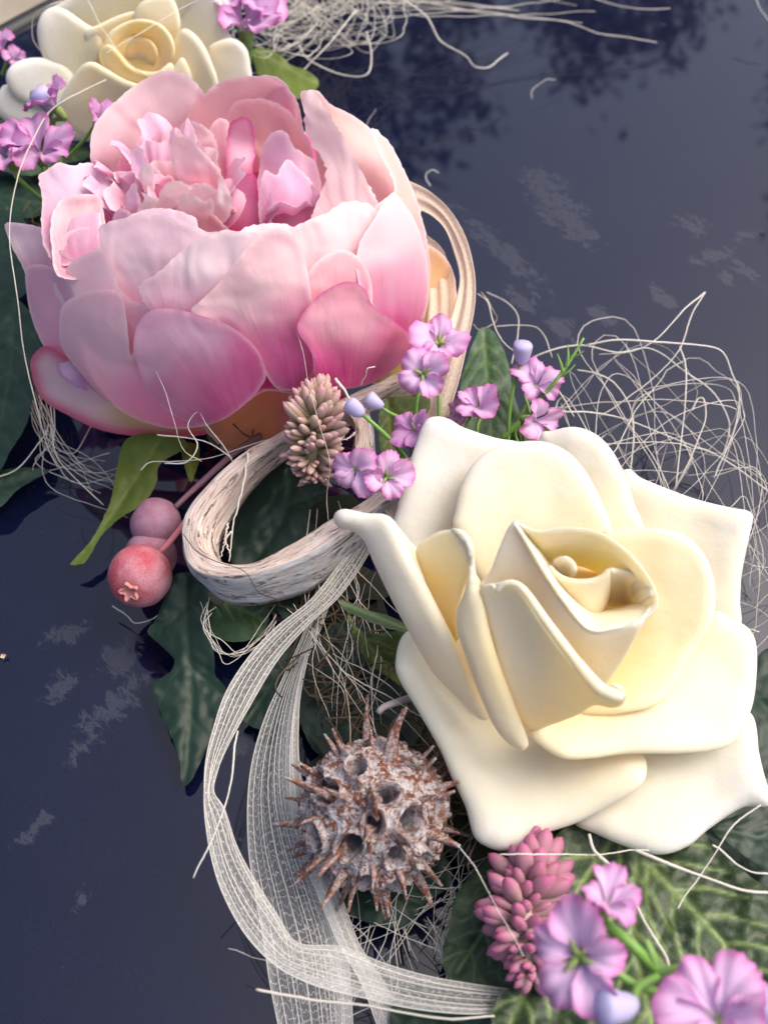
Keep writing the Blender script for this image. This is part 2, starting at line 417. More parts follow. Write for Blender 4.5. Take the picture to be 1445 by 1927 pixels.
def outline_petal(name, parent, fr, outline, dfn, mat, base, tip, cb=(1, 1, 1), ct=(1, 1, 1), thick=0.03, step=7, fringe=0, pleat=0.0, pleat_n=30,
                  rings=(), roll=None, pw=1.2, edge=None, edge_w=8, seed=None, t=None, lip=0.0, wob=0.0, label=None):
    seed = random.random() * 50 if seed is None else seed
    V2, Fc, e = outline_mesh(outline, step, fringe, seed, rings)
    x, y = V2[:, 0], V2[:, 1]
    d = dfn(x, y)
    if roll:
        w, dep = roll; q = np.clip(e / w, 0, 1); d = d - dep * (1 - np.sqrt(np.clip(1 - (1 - q) ** 2, 0, 1)))
    P = puv(V2, base, tip)
    if pleat:
        sw = np.clip((P[:, 1] - base[1] * .11 - 0.1) * 2.0, 0, 1)
        ph = (P[:, 0] - base[0] * .37) * pleat_n + 6 * nz(x, y, seed, 0.012); sw = sw * np.clip(.55 + .9 * nz(x, y, seed + 7, .01), 0, 1)
        d = d + pleat * sw * (np.sin(ph) * 0.6 + 0.4 * np.sin(ph * 2.3 + 1))
    if lip: d = d + lip * np.exp(-(e / 14.0) ** 2)
    if wob: d = d + wob * nz(x, y, seed + 3, 0.015) + 0.12 * wob * nz(x, y, seed + 5, 0.045)
    V = fr(x, y, d)
    px_cm = np.linalg.norm(V - CAM, axis=1).mean() / F
    q = np.clip(e * px_cm / (thick * 0.6), 0, 1); prof = np.sqrt(np.clip(1 - (1 - q) ** 2, 0, 1))
    VV, FF = shell(V, Fc, prof, thick)
    col, s = petal_colour(V2, e, base, tip, cb, ct, pw, edge, edge_w, seed)
    tt = s if t is None else np.clip(t(x, y), 0, 1)
    o = mesh_obj(name, VV, FF, mat, parent, {'col': np.vstack([col, col]), 't': np.concatenate([tt, tt]), 'puv': np.vstack([P, P])})
    if label: o['label'] = label
    return o

def leaf(name, label, outline, depth, mat, ribs, fr=HFR, thick=0.03, step=5, wob=0.12, side=5, vw=2.2, parent=None, group='ivy leaves tucked under the flowers', ang=48, kname=None):
    """ribs: list of polylines (main veins); side veins are drawn off each"""
    V2, Fc, e = outline_mesh(outline, step, 1.2, random.random() * 40, ())
    x, y = V2[:, 0], V2[:, 1]; f = tps(depth); d = f(x, y)
    segs = []; dist = np.full(len(x), 1e9); ridge = np.full(len(x), 1e9)
    def seg_d(A, B):
        dd = B - A; t = np.clip(((V2 - A) @ dd) / (dd @ dd + 1e-9), 0, 1); return np.linalg.norm(V2 - (A + t[:, None] * dd), axis=1)
    for rb in ribs:
        R = cr(rb, n=10)
        for i in range(9):
            q = seg_d(R[i], R[i + 1]); dist = np.minimum(dist, q); ridge = np.minimum(ridge, q)
        L = np.linalg.norm(R[-1] - R[0])
        for k in range(side):
            i = 1 + k * 8 / max(1, side); i0 = int(i); c = R[i0] + (R[min(i0 + 1, 9)] - R[i0]) * (i - i0)
            T = R[min(i0 + 1, 9)] - R[max(i0 - 1, 0)]; T = T / (np.linalg.norm(T) + 1e-9)
            for sg in (1, -1):
                a = math.radians(ang) * sg; dv = np.array([T[0] * math.cos(a) - T[1] * math.sin(a), T[0] * math.sin(a) + T[1] * math.cos(a)])
                dv2 = dv * 0.85 + T * 0.45
                ln = L * 0.30 * (1 - 0.5 * k / side)
                p1 = c + dv * ln * 0.5; p2 = p1 + dv2 * ln * 0.6
                dist = np.minimum(dist, seg_d(c, p1) * 1.5); dist = np.minimum(dist, seg_d(p1, p2) * 1.9)
    vein = np.exp(-(dist / (vw * 1.6)) ** 2)
    d = d - 0.05 * np.exp(-(ridge / 10.0) ** 2) + 0.02 * (1 - np.exp(-(dist / 8) ** 2))
    sd_ = random.random() * 90
    d = d + wob * nz(x, y, sd_, 0.013) + wob * 0.3 * nz(x, y, sd_ + 3, 0.05)
    V = fr(x, y, d); q = np.clip(e / 4, 0, 1)
    VV, FF = shell(V, Fc, np.sqrt(q), thick)
    o = mesh_obj(name, VV, FF, mat, parent, {'vein': np.concatenate([vein, vein])})
    if parent is None: tag(o, label, 'leaf', group)
    return o

# ================================================================== THE SETTING
def build_bonnet():
    # gently crowned sheet of painted steel; its slanting left edge rolls down to a black rubber seal
    ny, nx = 70, 60
    ys = np.linspace(-45, 52, ny); xl = -15.6 + (ys - 22.7) * 0.79
    rows = []
    for y, x0 in zip(ys, xl):
        x = x0 + (98 - x0) * np.linspace(0, 1, nx) ** 1.5
        z = -0.00018 * (x - 5) ** 2 - 0.0004 * y * y
        r = np.stack([x, np.full(nx, y), z], 1); k = 7; e = []
        for j in range(k, 0, -1):
            a = j / k * math.pi / 2
            e.append(r[0] + np.array([-0.8 * math.sin(a), 0.6 * math.sin(a), -0.9 * (1 - math.cos(a))]))
        e.insert(0, e[0] - np.array([0, 0, 2.5]))
        rows.append(np.vstack([np.array(e), r]))
    G = np.stack(rows)
    o = mesh_obj('car_bonnet', G.reshape(-1, 3), grid_faces(ny, G.shape[1]), MB, origin=(0, 0, 0)); tag(o, None, None, kind='structure')
    rub = mat_simple('black_rubber', (0.012, 0.012, 0.014), 0.5)
    a = Acc()
    P = np.stack([xl - 1.5, ys + 0.9, -0.0004 * ys ** 2 - 0.00018 * (xl - 5) ** 2 - 0.75], 1); a.tube(P, 0.42, 8)
    a.obj('seal_strip', rub, o)
    gm = M('beige_ground'); c = gm.coord((0.2, 0.2, 0.2)); n = gm.noise(c, 1.0, 5, 0.7)
    gm.p(Base_Color=gm.ramp(n, [(0.3, (0.22, 0.185, 0.14)), (0.7, (0.34, 0.30, 0.24))]), Roughness=0.9); gm.bump(n, 0.5, 0.8)
    s = 60000.0
    g = mesh_obj('ground', [(-s, -s, -85), (s, -s, -85), (s, s, -85), (-s, s, -85)], [(0, 1, 2, 3)], gm.m, origin=(0, 0, -85)); tag(g, None, None, kind='structure')
build_bonnet()

def build_tree(x, y, H, rad, seed, label, crown_h=0.75):
    """a dark broad tree behind the car, seen mirrored in the paint (cm)"""
    rng = np.random.default_rng(seed); g = -85.0
    t = thing('tree', label, 'tree', (x, y, g), 'trees mirrored in the bonnet')
    bark = bpy.data.materials.get('tree_bark') or mat_simple('tree_bark', (0.06, 0.045, 0.03), 0.9)
    lf = bpy.data.materials.get('tree_leaf') or mat_simple('tree_leaf', (0.028, 0.035, 0.022), 0.7)
    a = Acc(); n = 12; zz = np.linspace(g, g + H * 0.85, n)
    P = np.stack([x + rng.normal(0, 6, n).cumsum() * 0.5, y + rng.normal(0, 6, n).cumsum() * 0.5, zz], 1); a.tube(P, np.linspace(H * 0.035, H * 0.008, n), 9)
    for k in range(14):
        i = rng.integers(4, n - 1); an = rng.random() * 6.28; L = rad * rng.uniform(0.5, 0.9)
        q = np.linspace(0, 1, 7)[:, None]; d = np.array([math.cos(an), math.sin(an), rng.uniform(0.2, 0.8)])
        a.tube(P[i] + q * d * L + q * (1 - q) * rng.normal(0, 20, 3), np.linspace(H * 0.012, 1.0, 7), 6)
    a.obj('trunk', bark, t)
    N = 9000; cl = 46
    cc = []
    for k in range(cl):
        v = rng.normal(0, 1, 3); v /= np.linalg.norm(v); v *= rng.random() ** 0.45
        w = 1.0 - 0.45 * max(0, v[2])
        cc.append([x + v[0] * rad * w, y + v[1] * rad * w, g + H * (1 - crown_h / 2) + v[2] * H * crown_h / 2])
    cc = np.array(cc); ci = rng.integers(0, cl, N); p = cc[ci] + rng.normal(0, 1, (N, 3)) * rad * 0.13
    s = rng.uniform(5, 11, N)
    A = rng.normal(0, 1, (N, 3)); A /= np.linalg.norm(A, axis=1, keepdims=True); B = np.cross(A, rng.normal(0, 1, (N, 3))); B /= np.linalg.norm(B, axis=1, keepdims=True)
    V = np.stack([p + A * s[:, None], p + B * s[:, None] * .5, p - A * s[:, None], p - B * s[:, None] * .5], 1).reshape(-1, 3)
    mesh_obj('crown', V, np.arange(4 * N).reshape(-1, 4), lf, t, smooth=False)
build_tree(-420, 900, 860, 260, 1, 'tallest dark tree, mirrored at the top left of the navy bonnet')
build_tree(-60, 980, 860, 200, 2, 'dark tree mirrored above the sisal tuft at the top of the bonnet')
build_tree(260, 1250, 820, 200, 3, 'dark round tree mirrored at the top middle of the bonnet')
build_tree(640, 1080, 1000, 240, 4, 'dark pointed tree mirrored in the top right corner of the bonnet')
build_tree(1060, 1350, 900, 260, 5, 'dark tree standing right of the pointed one, beyond the bonnet')

# ================================================================== ROSE (foreground)
RF = Frame(1080, 1190, 3.2, 20)
rose = thing('foam_rose', 'large cream foam rose in the right foreground, petals wide open', 'artificial rose', RF(1080, 1200, -1.5), 'cream foam roses')
RB = (1085, 1230)
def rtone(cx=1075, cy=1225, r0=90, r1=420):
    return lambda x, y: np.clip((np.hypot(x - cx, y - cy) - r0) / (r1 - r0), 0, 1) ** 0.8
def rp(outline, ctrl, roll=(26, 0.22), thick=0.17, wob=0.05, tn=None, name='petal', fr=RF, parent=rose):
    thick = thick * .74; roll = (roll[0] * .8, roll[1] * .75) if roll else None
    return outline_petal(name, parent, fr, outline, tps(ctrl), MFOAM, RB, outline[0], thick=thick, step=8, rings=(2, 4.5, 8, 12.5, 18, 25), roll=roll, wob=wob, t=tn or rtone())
# outermost, lying back
rp([(1175, 885), (1210, 903), (1300, 938), (1375, 957), (1404, 962), (1414, 975), (1405, 1020), (1393, 1080), (1390, 1130), (1388, 1190), (1330, 1260), (1150, 1200), (1100, 1050), (1130, 940)],
   [(1200, 920, .15), (1400, 975, .55), (1300, 1000, .1), (1250, 1100, -.1), (1150, 1180, -.6), (1380, 1160, .1)], roll=(40, .3))
rp([(822, 785), (800, 795), (782, 840), (765, 895), (748, 960), (742, 1005), (790, 1100), (900, 1180), (1010, 1150), (1060, 1010), (1030, 870), (985, 836), (930, 825), (872, 806), (846, 791)],
   [(822, 790, .75), (760, 940, .35), (850, 900, .3), (950, 850, .35), (900, 1020, -.1), (980, 1120, -.5)], roll=(38, .32))
rp([(1015, 828), (1040, 812), (1082, 805), (1122, 820), (1152, 852), (1176, 900), (1192, 950), (1210, 1010), (1180, 1120), (1060, 1120), (1010, 950)],
   [(1080, 812, .95), (1040, 850, .6), (1150, 900, .75), (1200, 1000, .5), (1100, 1000, .4), (1080, 1110, .1)], roll=(34, .3))
rp([(1412, 1345), (1426, 1420), (1440, 1475), (1452, 1500), (1440, 1516), (1395, 1518), (1335, 1556), (1290, 1592), (1240, 1606), (1180, 1592), (1120, 1567), (1080, 1545), (1070, 1480), (1090, 1380), (1250, 1330), (1350, 1320)],
   [(1410, 1400, .5), (1445, 1500, 1.0), (1350, 1480, .5), (1240, 1590, .75), (1100, 1540, .4), (1230, 1450, .35), (1200, 1380, 0)], roll=(46, .4))
rp([(776, 1186), (757, 1200), (747, 1235), (750, 1272), (788, 1338), (828, 1408), (850, 1460), (878, 1520), (893, 1572), (918, 1592), (946, 1599), (976, 1590), (1012, 1570), (1080, 1548), (1150, 1512), (1200, 1480), (1214, 1452), (1206, 1422), (1150, 1380), (1050, 1330), (900, 1280), (830, 1205), (800, 1188)],
   [(775, 1195, 1.0), (760, 1270, 1.0), (840, 1400, .95), (900, 1560, 1.05), (945, 1590, 1.15), (1080, 1520, .95), (1200, 1455, 1.25), (1000, 1450, .55), (900, 1350, .45), (1000, 1350, .2), (820, 1240, .8)], roll=(60, .55))
# second ring
rp([(858, 1005), (858, 960), (873, 905), (903, 862), (955, 837), (1018, 832), (1064, 850), (1100, 888), (1130, 945), (1150, 1003), (1150, 1120), (1050, 1180), (920, 1120)],
   [(1000, 838, 1.35), (880, 920, 1.15), (1110, 920, 1.3), (1000, 930, 1.1), (870, 1000, 1.0), (1140, 1000, 1.1), (1000, 1050, .7), (1020, 1150, .3)], roll=(34, .3))
rp([(1342, 1152), (1372, 1166), (1402, 1180), (1419, 1208), (1421, 1262), (1412, 1330), (1385, 1388), (1350, 1409), (1280, 1416), (1180, 1417), (1110, 1426), (1060, 1426), (1020, 1404), (996, 1378), (1012, 1360), (1060, 1346), (1150, 1310), (1230, 1240), (1290, 1190)],
   [(1400, 1190, 1.05), (1415, 1300, 1.05), (1360, 1395, 1.2), (1200, 1405, 1.6), (1060, 1415, 1.9), (1005, 1378, 1.9), (1100, 1345, 1.35), (1230, 1330, 1.25), (1300, 1250, .95), (1350, 1170, .95)], roll=(36, .35))
rp([(1130, 1010), (1160, 1000), (1205, 995), (1262, 1000), (1302, 1020), (1330, 1058), (1343, 1110), (1337, 1172), (1300, 1230), (1268, 1286), (1238, 1320), (1200, 1336), (1130, 1344), (1070, 1340), (1040, 1280), (1080, 1130)],
   [(1250, 1005, 1.95), (1330, 1100, 1.85), (1310, 1200, 1.65), (1240, 1310, 1.6), (1130, 1335, 1.5), (1200, 1200, 1.1), (1150, 1080, 1.3), (1100, 1200, .8)], roll=(26, .22))
# left petal with the curled tip
rp([(633, 966), (650, 960), (690, 968), (722, 970), (742, 984), (760, 1020), (778, 1058), (805, 1110), (835, 1170), (862, 1225), (890, 1290), (918, 1352), (895, 1345), (855, 1305), (815, 1262), (775, 1195), (740, 1130), (706, 1060), (688, 1018), (668, 1000), (640, 992), (630, 980)],
   [(640, 975, 2.3), (700, 985, 2.6), (740, 1000, 2.75), (780, 1100, 2.4), (850, 1230, 2.1), (900, 1330, 1.6), (740, 1120, 2.0), (820, 1250, 1.6)], roll=(30, .45), thick=.2)
rp([(740, 984), (790, 1038), (845, 1040), (905, 1100), (925, 1230), (940, 1330), (900, 1320), (845, 1220), (790, 1110), (750, 1030)],
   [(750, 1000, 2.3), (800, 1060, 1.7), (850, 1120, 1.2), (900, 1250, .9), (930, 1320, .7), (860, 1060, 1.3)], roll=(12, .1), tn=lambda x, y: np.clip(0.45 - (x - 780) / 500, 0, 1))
# standing petal, rolled back to the left, its inner side showing yellow
rp([(783, 1036), (815, 1006), (845, 997), (868, 1004), (882, 1030), (884, 1075), (872, 1110), (862, 1150), (866, 1195), (850, 1205), (820, 1150), (800, 1090)],
   [(845, 1000, 3.0), (790, 1040, 2.3), (880, 1060, 3.0), (830, 1100, 1.9), (860, 1190, 1.9)], roll=(8, .08), thick=.14, tn=lambda x, y: np.clip(0.3 + (1060 - y) / 500, 0, 1), name='petal')
rp([(846, 996), (872, 1001), (889, 1028), (893, 1075), (908, 1135), (922, 1200), (944, 1268), (968, 1330), (992, 1404), (960, 1400), (928, 1360), (902, 1300), (880, 1240), (862, 1186), (862, 1150), (876, 1110), (884, 1060), (876, 1025), (862, 1008)],
   [(850, 998, 3.2), (888, 1050, 3.35), (890, 1120, 3.2), (900, 1200, 3.0), (930, 1290, 2.6), (985, 1395, 2.1), (870, 1180, 2.8), (930, 1355, 2.2)], roll=(24, .4), thick=.18)
# wrap between bud and standing petal
rp([(975, 980), (958, 990), (940, 1030), (922, 1075), (900, 1110), (915, 1200), (960, 1290), (1040, 1330), (1120, 1300), (1160, 1260), (1200, 1190), (1232, 1125), (1200, 1165), (1130, 1186), (1100, 1182), (1060, 1130), (1020, 1070), (992, 1020)],
   [(972, 985, 4.0), (930, 1060, 3.4), (905, 1110, 2.9), (1000, 1120, 3.3), (1100, 1184, 4.0), (1200, 1172, 4.05), (1230, 1128, 4.0), (1120, 1240, 3.2), (1170, 1240, 3.0), (1050, 1300, 2.0), (950, 1230, 2.2)], roll=(9, .06), thick=.12, wob=.02, tn=lambda x, y: np.clip(0.66 - (y - 1100) / 500, 0, 1))
# big front petal whose lip rolls forward and ends in a knob
rp([(904, 1106), (935, 1096), (962, 1094), (985, 1108), (1012, 1150), (1050, 1205), (1090, 1255), (1125, 1288), (1160, 1286), (1178, 1304), (1170, 1325), (1148, 1331), (1118, 1326), (1085, 1345), (1040, 1362), (1000, 1374), (975, 1352), (950, 1290), (930, 1210), (914, 1140)],
   [(940, 1100, 3.6), (985, 1115, 3.85), (1060, 1215, 3.95), (1125, 1295, 3.9), (1165, 1308, 4.0), (1100, 1320, 3.2), (1000, 1200, 3.3), (930, 1180, 3.0), (970, 1320, 2.3), (1040, 1340, 2.5), (1000, 1370, 1.9)], roll=(10, .1), thick=.13, wob=.03, tn=lambda x, y: np.clip(0.66 - (y - 1100) / 600, 0, 1))
def rsheet(rows, tone, thick=.12, nu=26, nv=44, name='petal', fr=RF, parent=rose, mat=None):
    R = [[tuple(fr(*p)) for p in r] for r in rows]
    G = loft(R, nu, nv); prof, e = border_profile(G, thick * .55)
    V, Fc = shell(G.reshape(-1, 3), grid_faces(nu, nv), prof.ravel(), thick)
    t = np.repeat(np.linspace(tone[0], tone[1], nu), nv)
    return mesh_obj(name, V, Fc, mat or MFOAM, parent, {'t': np.concatenate([t, t])})
def lip(pts, r, tone, name='petal_lip', fr=RF, parent=rose):
    P = cr([tuple(fr(*p)) for p in pts], n=60); tp = np.sin(np.linspace(0.12, math.pi - 0.12, 60)) ** 0.35
    V, Fc, caps = tube(P, r, 10, tp); return mesh_obj(name, V, Fc.tolist() + caps, MFOAM, parent, {'t': np.full(len(V), tone)})
# rolled lip of the front petal
lip([(906, 1106, 3.55), (925, 1102, 3.7), (935, 1112, 3.85), (945, 1100, 3.95), (968, 1098, 4.05), (990, 1116, 4.1), (1025, 1166, 4.15), (1065, 1220, 4.15), (1100, 1265, 4.1), (1128, 1296, 4.1), (1150, 1306, 4.15), (1168, 1310, 4.1)], np.interp(np.linspace(0, 1, 60), [0, .3, .7, .85, 1], [.06, .08, .10, .15, .22]), .5)
# cup of the bud: far wall (inner side), near wall rim
rsheet([[(972, 985, 4.05), (1010, 1000, 4.25), (1062, 993, 4.35), (1125, 1001, 4.35), (1182, 1040, 4.3), (1222, 1090, 4.2), (1237, 1130, 4.1), (1226, 1156, 4.05), (1200, 1172, 4.05), (1155, 1184, 4.1), (1106, 1184, 4.1), (1060, 1130, 4.1), (1020, 1070, 4.1), (990, 1020, 4.1), (966, 983, 4.15)],
        [(985, 1000, 3.6), (1015, 1018, 3.7), (1062, 1018, 3.75), (1118, 1026, 3.7), (1168, 1060, 3.6), (1200, 1100, 3.5), (1213, 1130, 3.5), (1205, 1142, 3.5), (1185, 1150, 3.5), (1150, 1158, 3.4), (1112, 1160, 3.4), (1075, 1130, 3.45), (1040, 1085, 3.5), (1010, 1040, 3.6), (984, 1002, 3.7)],
        [(1010, 1040, 2.6), (1030, 1060, 2.4), (1062, 1060, 2.4), (1110, 1070, 2.3), (1150, 1100, 2.1), (1172, 1125, 2.1), (1178, 1138, 2.4), (1174, 1142, 2.5), (1160, 1146, 2.5), (1136, 1148, 2.4), (1110, 1145, 2.4), (1085, 1130, 2.4), (1058, 1100, 2.5), (1038, 1070, 2.6), (1018, 1040, 2.8)]], (0.6, 0.15), nv=130, thick=.10)
# inner petal of the bud
rsheet([[(1032, 1064, 3.75), (1045, 1078, 3.85), (1065, 1088, 3.9), (1095, 1091, 3.95), (1125, 1086, 4.0), (1147, 1070, 4.15)],
        [(1030, 1070, 3.4), (1048, 1095, 3.5), (1070, 1110, 3.55), (1098, 1115, 3.6), (1125, 1108, 3.6), (1147, 1090, 3.6)],
        [(1045, 1090, 2.9), (1065, 1120, 3.0), (1085, 1142, 3.05), (1108, 1158, 3.1), (1130, 1150, 3.0), (1143, 1120, 2.9)]], (0.5, 0.25))
rsheet([[(1147, 1070, 4.1), (1165, 1072, 3.9), (1190, 1078, 3.85), (1212, 1090, 3.9), (1224, 1104, 4.1), (1226, 1122, 4.15)],
        [(1145, 1090, 3.4), (1162, 1095, 3.1), (1180, 1102, 3.0), (1198, 1112, 3.1), (1206, 1120, 3.4), (1210, 1132, 3.6)],
        [(1140, 1130, 2.4), (1150, 1140, 2.3), (1165, 1148, 2.3), (1175, 1150, 2.3), (1185, 1152, 2.5), (1190, 1155, 2.9)]], (0.55, 0.0))
rsheet([[(1040, 1056, 3.6), (1052, 1050, 3.85), (1066, 1050, 3.95), (1078, 1060, 3.9), (1082, 1076, 3.75)],
        [(1038, 1066, 3.2), (1050, 1064, 3.4), (1064, 1066, 3.4), (1074, 1074, 3.3), (1080, 1086, 3.2)],
        [(1040, 1080, 2.7), (1050, 1084, 2.7), (1060, 1088, 2.7), (1070, 1092, 2.7), (1078, 1096, 2.7)]], (0.9, 0.4), thick=.1)
# floor of the bud
rp([(1000, 1010), (1110, 1010), (1210, 1090), (1200, 1160), (1100, 1170), (1040, 1110)], [(1100, 1090, 2.2)], roll=None, tn=lambda x, y: x * 0 + .05)
# hidden foam core joining everything
rp([(950, 1000), (1150, 990), (1250, 1100), (1230, 1270), (1100, 1340), (960, 1330), (900, 1180)], [(1080, 1170, -.9)], roll=(60, .6), thick=.8, tn=lambda x, y: x * 0, name='petal_base')

# ================================================================== PEONY
PF = Frame(425, 470, 4.9, 51)
peony = thing('cloth_peony', 'large pink cloth peony with a ruffled open centre, upper left', 'artificial peony', PF(425, 520, -1.0))
PCX, PCY, PRX, PRY, PD = 425, 475, 392, 352, 4.3
def front(layer=0.0, extra=None, mn=0.0):
    ef = tps(extra) if extra else None
    def f(x, y):
        u = (x - PCX) / PRX; v = (y - PCY) / PRY
        r2 = np.clip(u * u + v * v, 0, 1.6)
        d = PD * np.where(r2 < 0.94, np.sqrt(np.clip(1 - r2, 0, 1)), math.sqrt(0.06) - (r2 - 0.94) * 2.0) + layer
        if ef is not None: d = d + ef(x, y)
        return d
    return f
HOT = (0.86, 0.12, 0.42); MAG = (0.72, 0.06, 0.28); PINK = (0.88, 0.36, 0.55); PALE = (0.98, 0.80, 0.82); PEACH = (0.98, 0.66, 0.68); LIL = (0.93, 0.68, 0.85)  # lilac is partly dye, partly sky sheen put into the colour
WHT = (0.98, 0.87, 0.89); OLIVE = (0.62, 0.48, 0.12); ORNG = (0.85, 0.45, 0.22); PUR = (0.68, 0.34, 0.62)
def pp(outline, dfn, base, tip, cb, ct, name='petal', **k):
    k.setdefault('fringe', 2.4); k.setdefault('edge', (0.97, 0.82, 0.84)); k.setdefault('edge_w', 3.5); k.setdefault('step', 7); k.setdefault('thick', .022); k.setdefault('wob', .12); k.setdefault('lip', .05); k['pleat'] = k.get('pleat', .03) * .62 + .008; k.setdefault('pleat_n', 13)
    if isinstance(dfn, list): dfn = tps(dfn)
    return outline_petal(name, peony, PF, outline, dfn, MPET, base, tip, cb, ct, **k)
# --- guard petals underneath
pp([(58, 690), (68, 662), (95, 652), (150, 690), (250, 740), (380, 770), (420, 800), (385, 818), (300, 824), (200, 812), (130, 782), (78, 748)], [(65, 690, .7), (120, 780, .1), (250, 815, .2), (400, 810, .5), (200, 720, 1.4), (380, 770, 1.6)], (420, 760), (60, 690), OLIVE, PALE, edge=(0.85, 0.22, 0.38), edge_w=16, name='guard_petal', fringe=.6)
pp([(385, 800), (400, 740), (480, 700), (600, 700), (650, 735), (650, 770), (615, 808), (540, 826), (480, 842), (432, 852), (404, 828)], [(400, 800, .9), (440, 848, .2), (560, 820, .2), (640, 760, .9), (500, 740, 1.8)], (620, 720), (420, 850), (0.85, 0.22, 0.42), ORNG, pw=.8, name='guard_petal', fringe=.6)
pp([(790, 470), (822, 470), (848, 500), (858, 540), (858, 600), (845, 650), (812, 690), (760, 712), (700, 720), (690, 660), (740, 560)], [(845, 520, .0), (855, 600, -.2), (800, 690, .3), (720, 700, .9), (780, 520, .6)], (740, 690), (840, 500), OLIVE, (0.90, 0.60, 0.30), name='guard_petal', fringe=.6)
pp([(108, 680), (125, 672), (150, 700), (165, 735), (120, 712)], [(110, 685, 1.2), (160, 730, 1.6), (130, 690, 1.4)], (160, 730), (110, 680), PUR, LIL, name='guard_petal', thick=.02, wob=0, edge=PUR)
# --- far wall, inner sides
pp([(560, 210), (540, 160), (510, 142), (480, 148), (455, 175), (470, 240), (540, 260)], [(510, 145, -1.0), (560, 210, -.7), (470, 240, -1.6)], (500, 300), (510, 145), HOT, (0.90, 0.50, 0.62), pw=.6)
pp([(172, 302), (172, 262), (184, 225), (212, 196), (244, 168), (280, 146), (312, 132), (345, 138), (372, 160), (392, 200), (410, 300), (400, 420), (280, 420), (200, 360)],
   [(175, 280, .7), (245, 170, -.3), (320, 135, -.8), (390, 200, -1.4), (300, 260, -1.5), (240, 350, -1.2), (370, 380, -2.4)], (350, 430), (260, 150), PEACH, PALE, pleat=.06, pleat_n=16)
pp([(372, 168), (386, 178), (396, 165), (425, 150), (465, 143), (505, 146), (542, 168), (562, 196), (572, 250), (590, 330), (560, 430), (420, 430), (370, 330), (350, 240)],
   [(400, 165, -.9), (470, 145, -1.0), (545, 170, -.8), (580, 280, -1.2), (470, 230, -1.7), (400, 330, -2.2), (520, 380, -2.6)], (470, 430), (460, 150), (0.92, 0.36, 0.52), (0.97, 0.70, 0.72), pleat=.05, pleat_n=14)
pp([(440, 196), (480, 185), (530, 198), (566, 240), (590, 300), (560, 340), (480, 290), (430, 240)], [(480, 188, -.9), (560, 240, -.6), (590, 300, -.7), (500, 280, -1.2)], (560, 340), (450, 190), PEACH, (0.97, 0.68, 0.68), lip=.12)
# --- right wall, folded over
pp([(566, 182), (580, 170), (600, 172), (622, 196), (660, 215), (700, 245), (735, 290), (762, 345), (780, 400), (740, 430), (690, 440), (630, 400), (600, 330), (590, 270)],
   [(585, 175, -.2), (640, 205, -.1), (720, 270, .1), (775, 390, .9), (690, 400, 1.2), (610, 330, -.3), (650, 300, .6)], (680, 440), (600, 180), PEACH, (0.94, 0.72, 0.66), fringe=1)
pp([(700, 240), (735, 272), (765, 330), (790, 395), (806, 470), (806, 540), (760, 560), (720, 470), (700, 400), (740, 360), (735, 330), (715, 290)], front(-.25, [(700, 240, .3), (800, 480, -.1), (740, 360, .0), (760, 560, -.2)]), (780, 600), (720, 260), HOT, (0.95, 0.68, 0.62), pw=.7)
pp([(572, 182), (586, 172), (602, 190), (622, 215), (640, 248), (668, 300), (700, 362), (712, 398), (690, 440), (640, 450), (585, 440), (586, 410), (600, 370), (614, 330), (606, 300), (590, 280), (577, 250)],
   [(580, 180, .3), (640, 250, .9), (705, 390, 1.9), (590, 400, 1.7), (600, 300, .6), (640, 350, 1.6), (640, 440, 2.3)], (690, 450), (590, 200), PEACH, (0.94, 0.78, 0.78), pleat=.09, pleat_n=26, fringe=5)
# --- inside, standing tall petals
pp([(412, 350), (398, 320), (392, 270), (398, 235), (420, 222), (432, 240), (428, 280), (438, 330), (440, 400), (420, 420)], [(410, 230, -.9), (430, 300, -.9), (420, 400, -.9)], (430, 420), (410, 230), MAG, (0.93, 0.62, 0.68), pw=1.0)
pp([(426, 300), (428, 250), (440, 226), (460, 220), (476, 236), (480, 290), (478, 330), (520, 360), (520, 430), (430, 430), (424, 360)], [(460, 222, -.2), (430, 260, -.6), (478, 280, -.5), (450, 400, -.6), (450, 300, -.2)], (445, 440), (460, 225), (0.82, 0.12, 0.42), (0.92, 0.58, 0.70), pw=.9, edge=(0.86, 0.2, 0.5), edge_w=5)
pp([(486, 330), (492, 290), (504, 258), (524, 244), (542, 252), (552, 275), (575, 290), (596, 310), (604, 350), (606, 400), (590, 440), (500, 450), (470, 420), (478, 370)], [(525, 248, .2), (490, 320, -.2), (600, 330, .2), (540, 330, .4), (540, 430, .6)], (520, 470), (540, 250), (0.86, 0.28, 0.56), (0.95, 0.68, 0.82), pleat=.05, pleat_n=12)
pp([(500, 440), (486, 400), (490, 350), (500, 320), (520, 330), (540, 300), (565, 320), (590, 350), (600, 420), (560, 450)], [(500, 330, .7), (580, 340, .9), (540, 430, 1.0), (540, 360, 1.1)], (540, 470), (540, 310), HOT, (0.95, 0.62, 0.80))
pp([(420, 440), (418, 380), (430, 335), (455, 328), (480, 330), (490, 380), (510, 440), (470, 450)], [(450, 330, .2), (430, 400, .3), (500, 430, .9), (455, 380, .4)], (440, 450), (460, 330), MAG, (0.88, 0.40, 0.64), pw=.8, edge=HOT, edge_w=6)
# dark throat
pp([(200, 300), (400, 240), (600, 260), (700, 420), (600, 560), (300, 560), (160, 470)], [(200, 380, -1.0), (430, 280, -2.6), (600, 400, -1.6), (400, 540, -.5)], (430, 480), (430, 250), MAG, HOT, fringe=0)
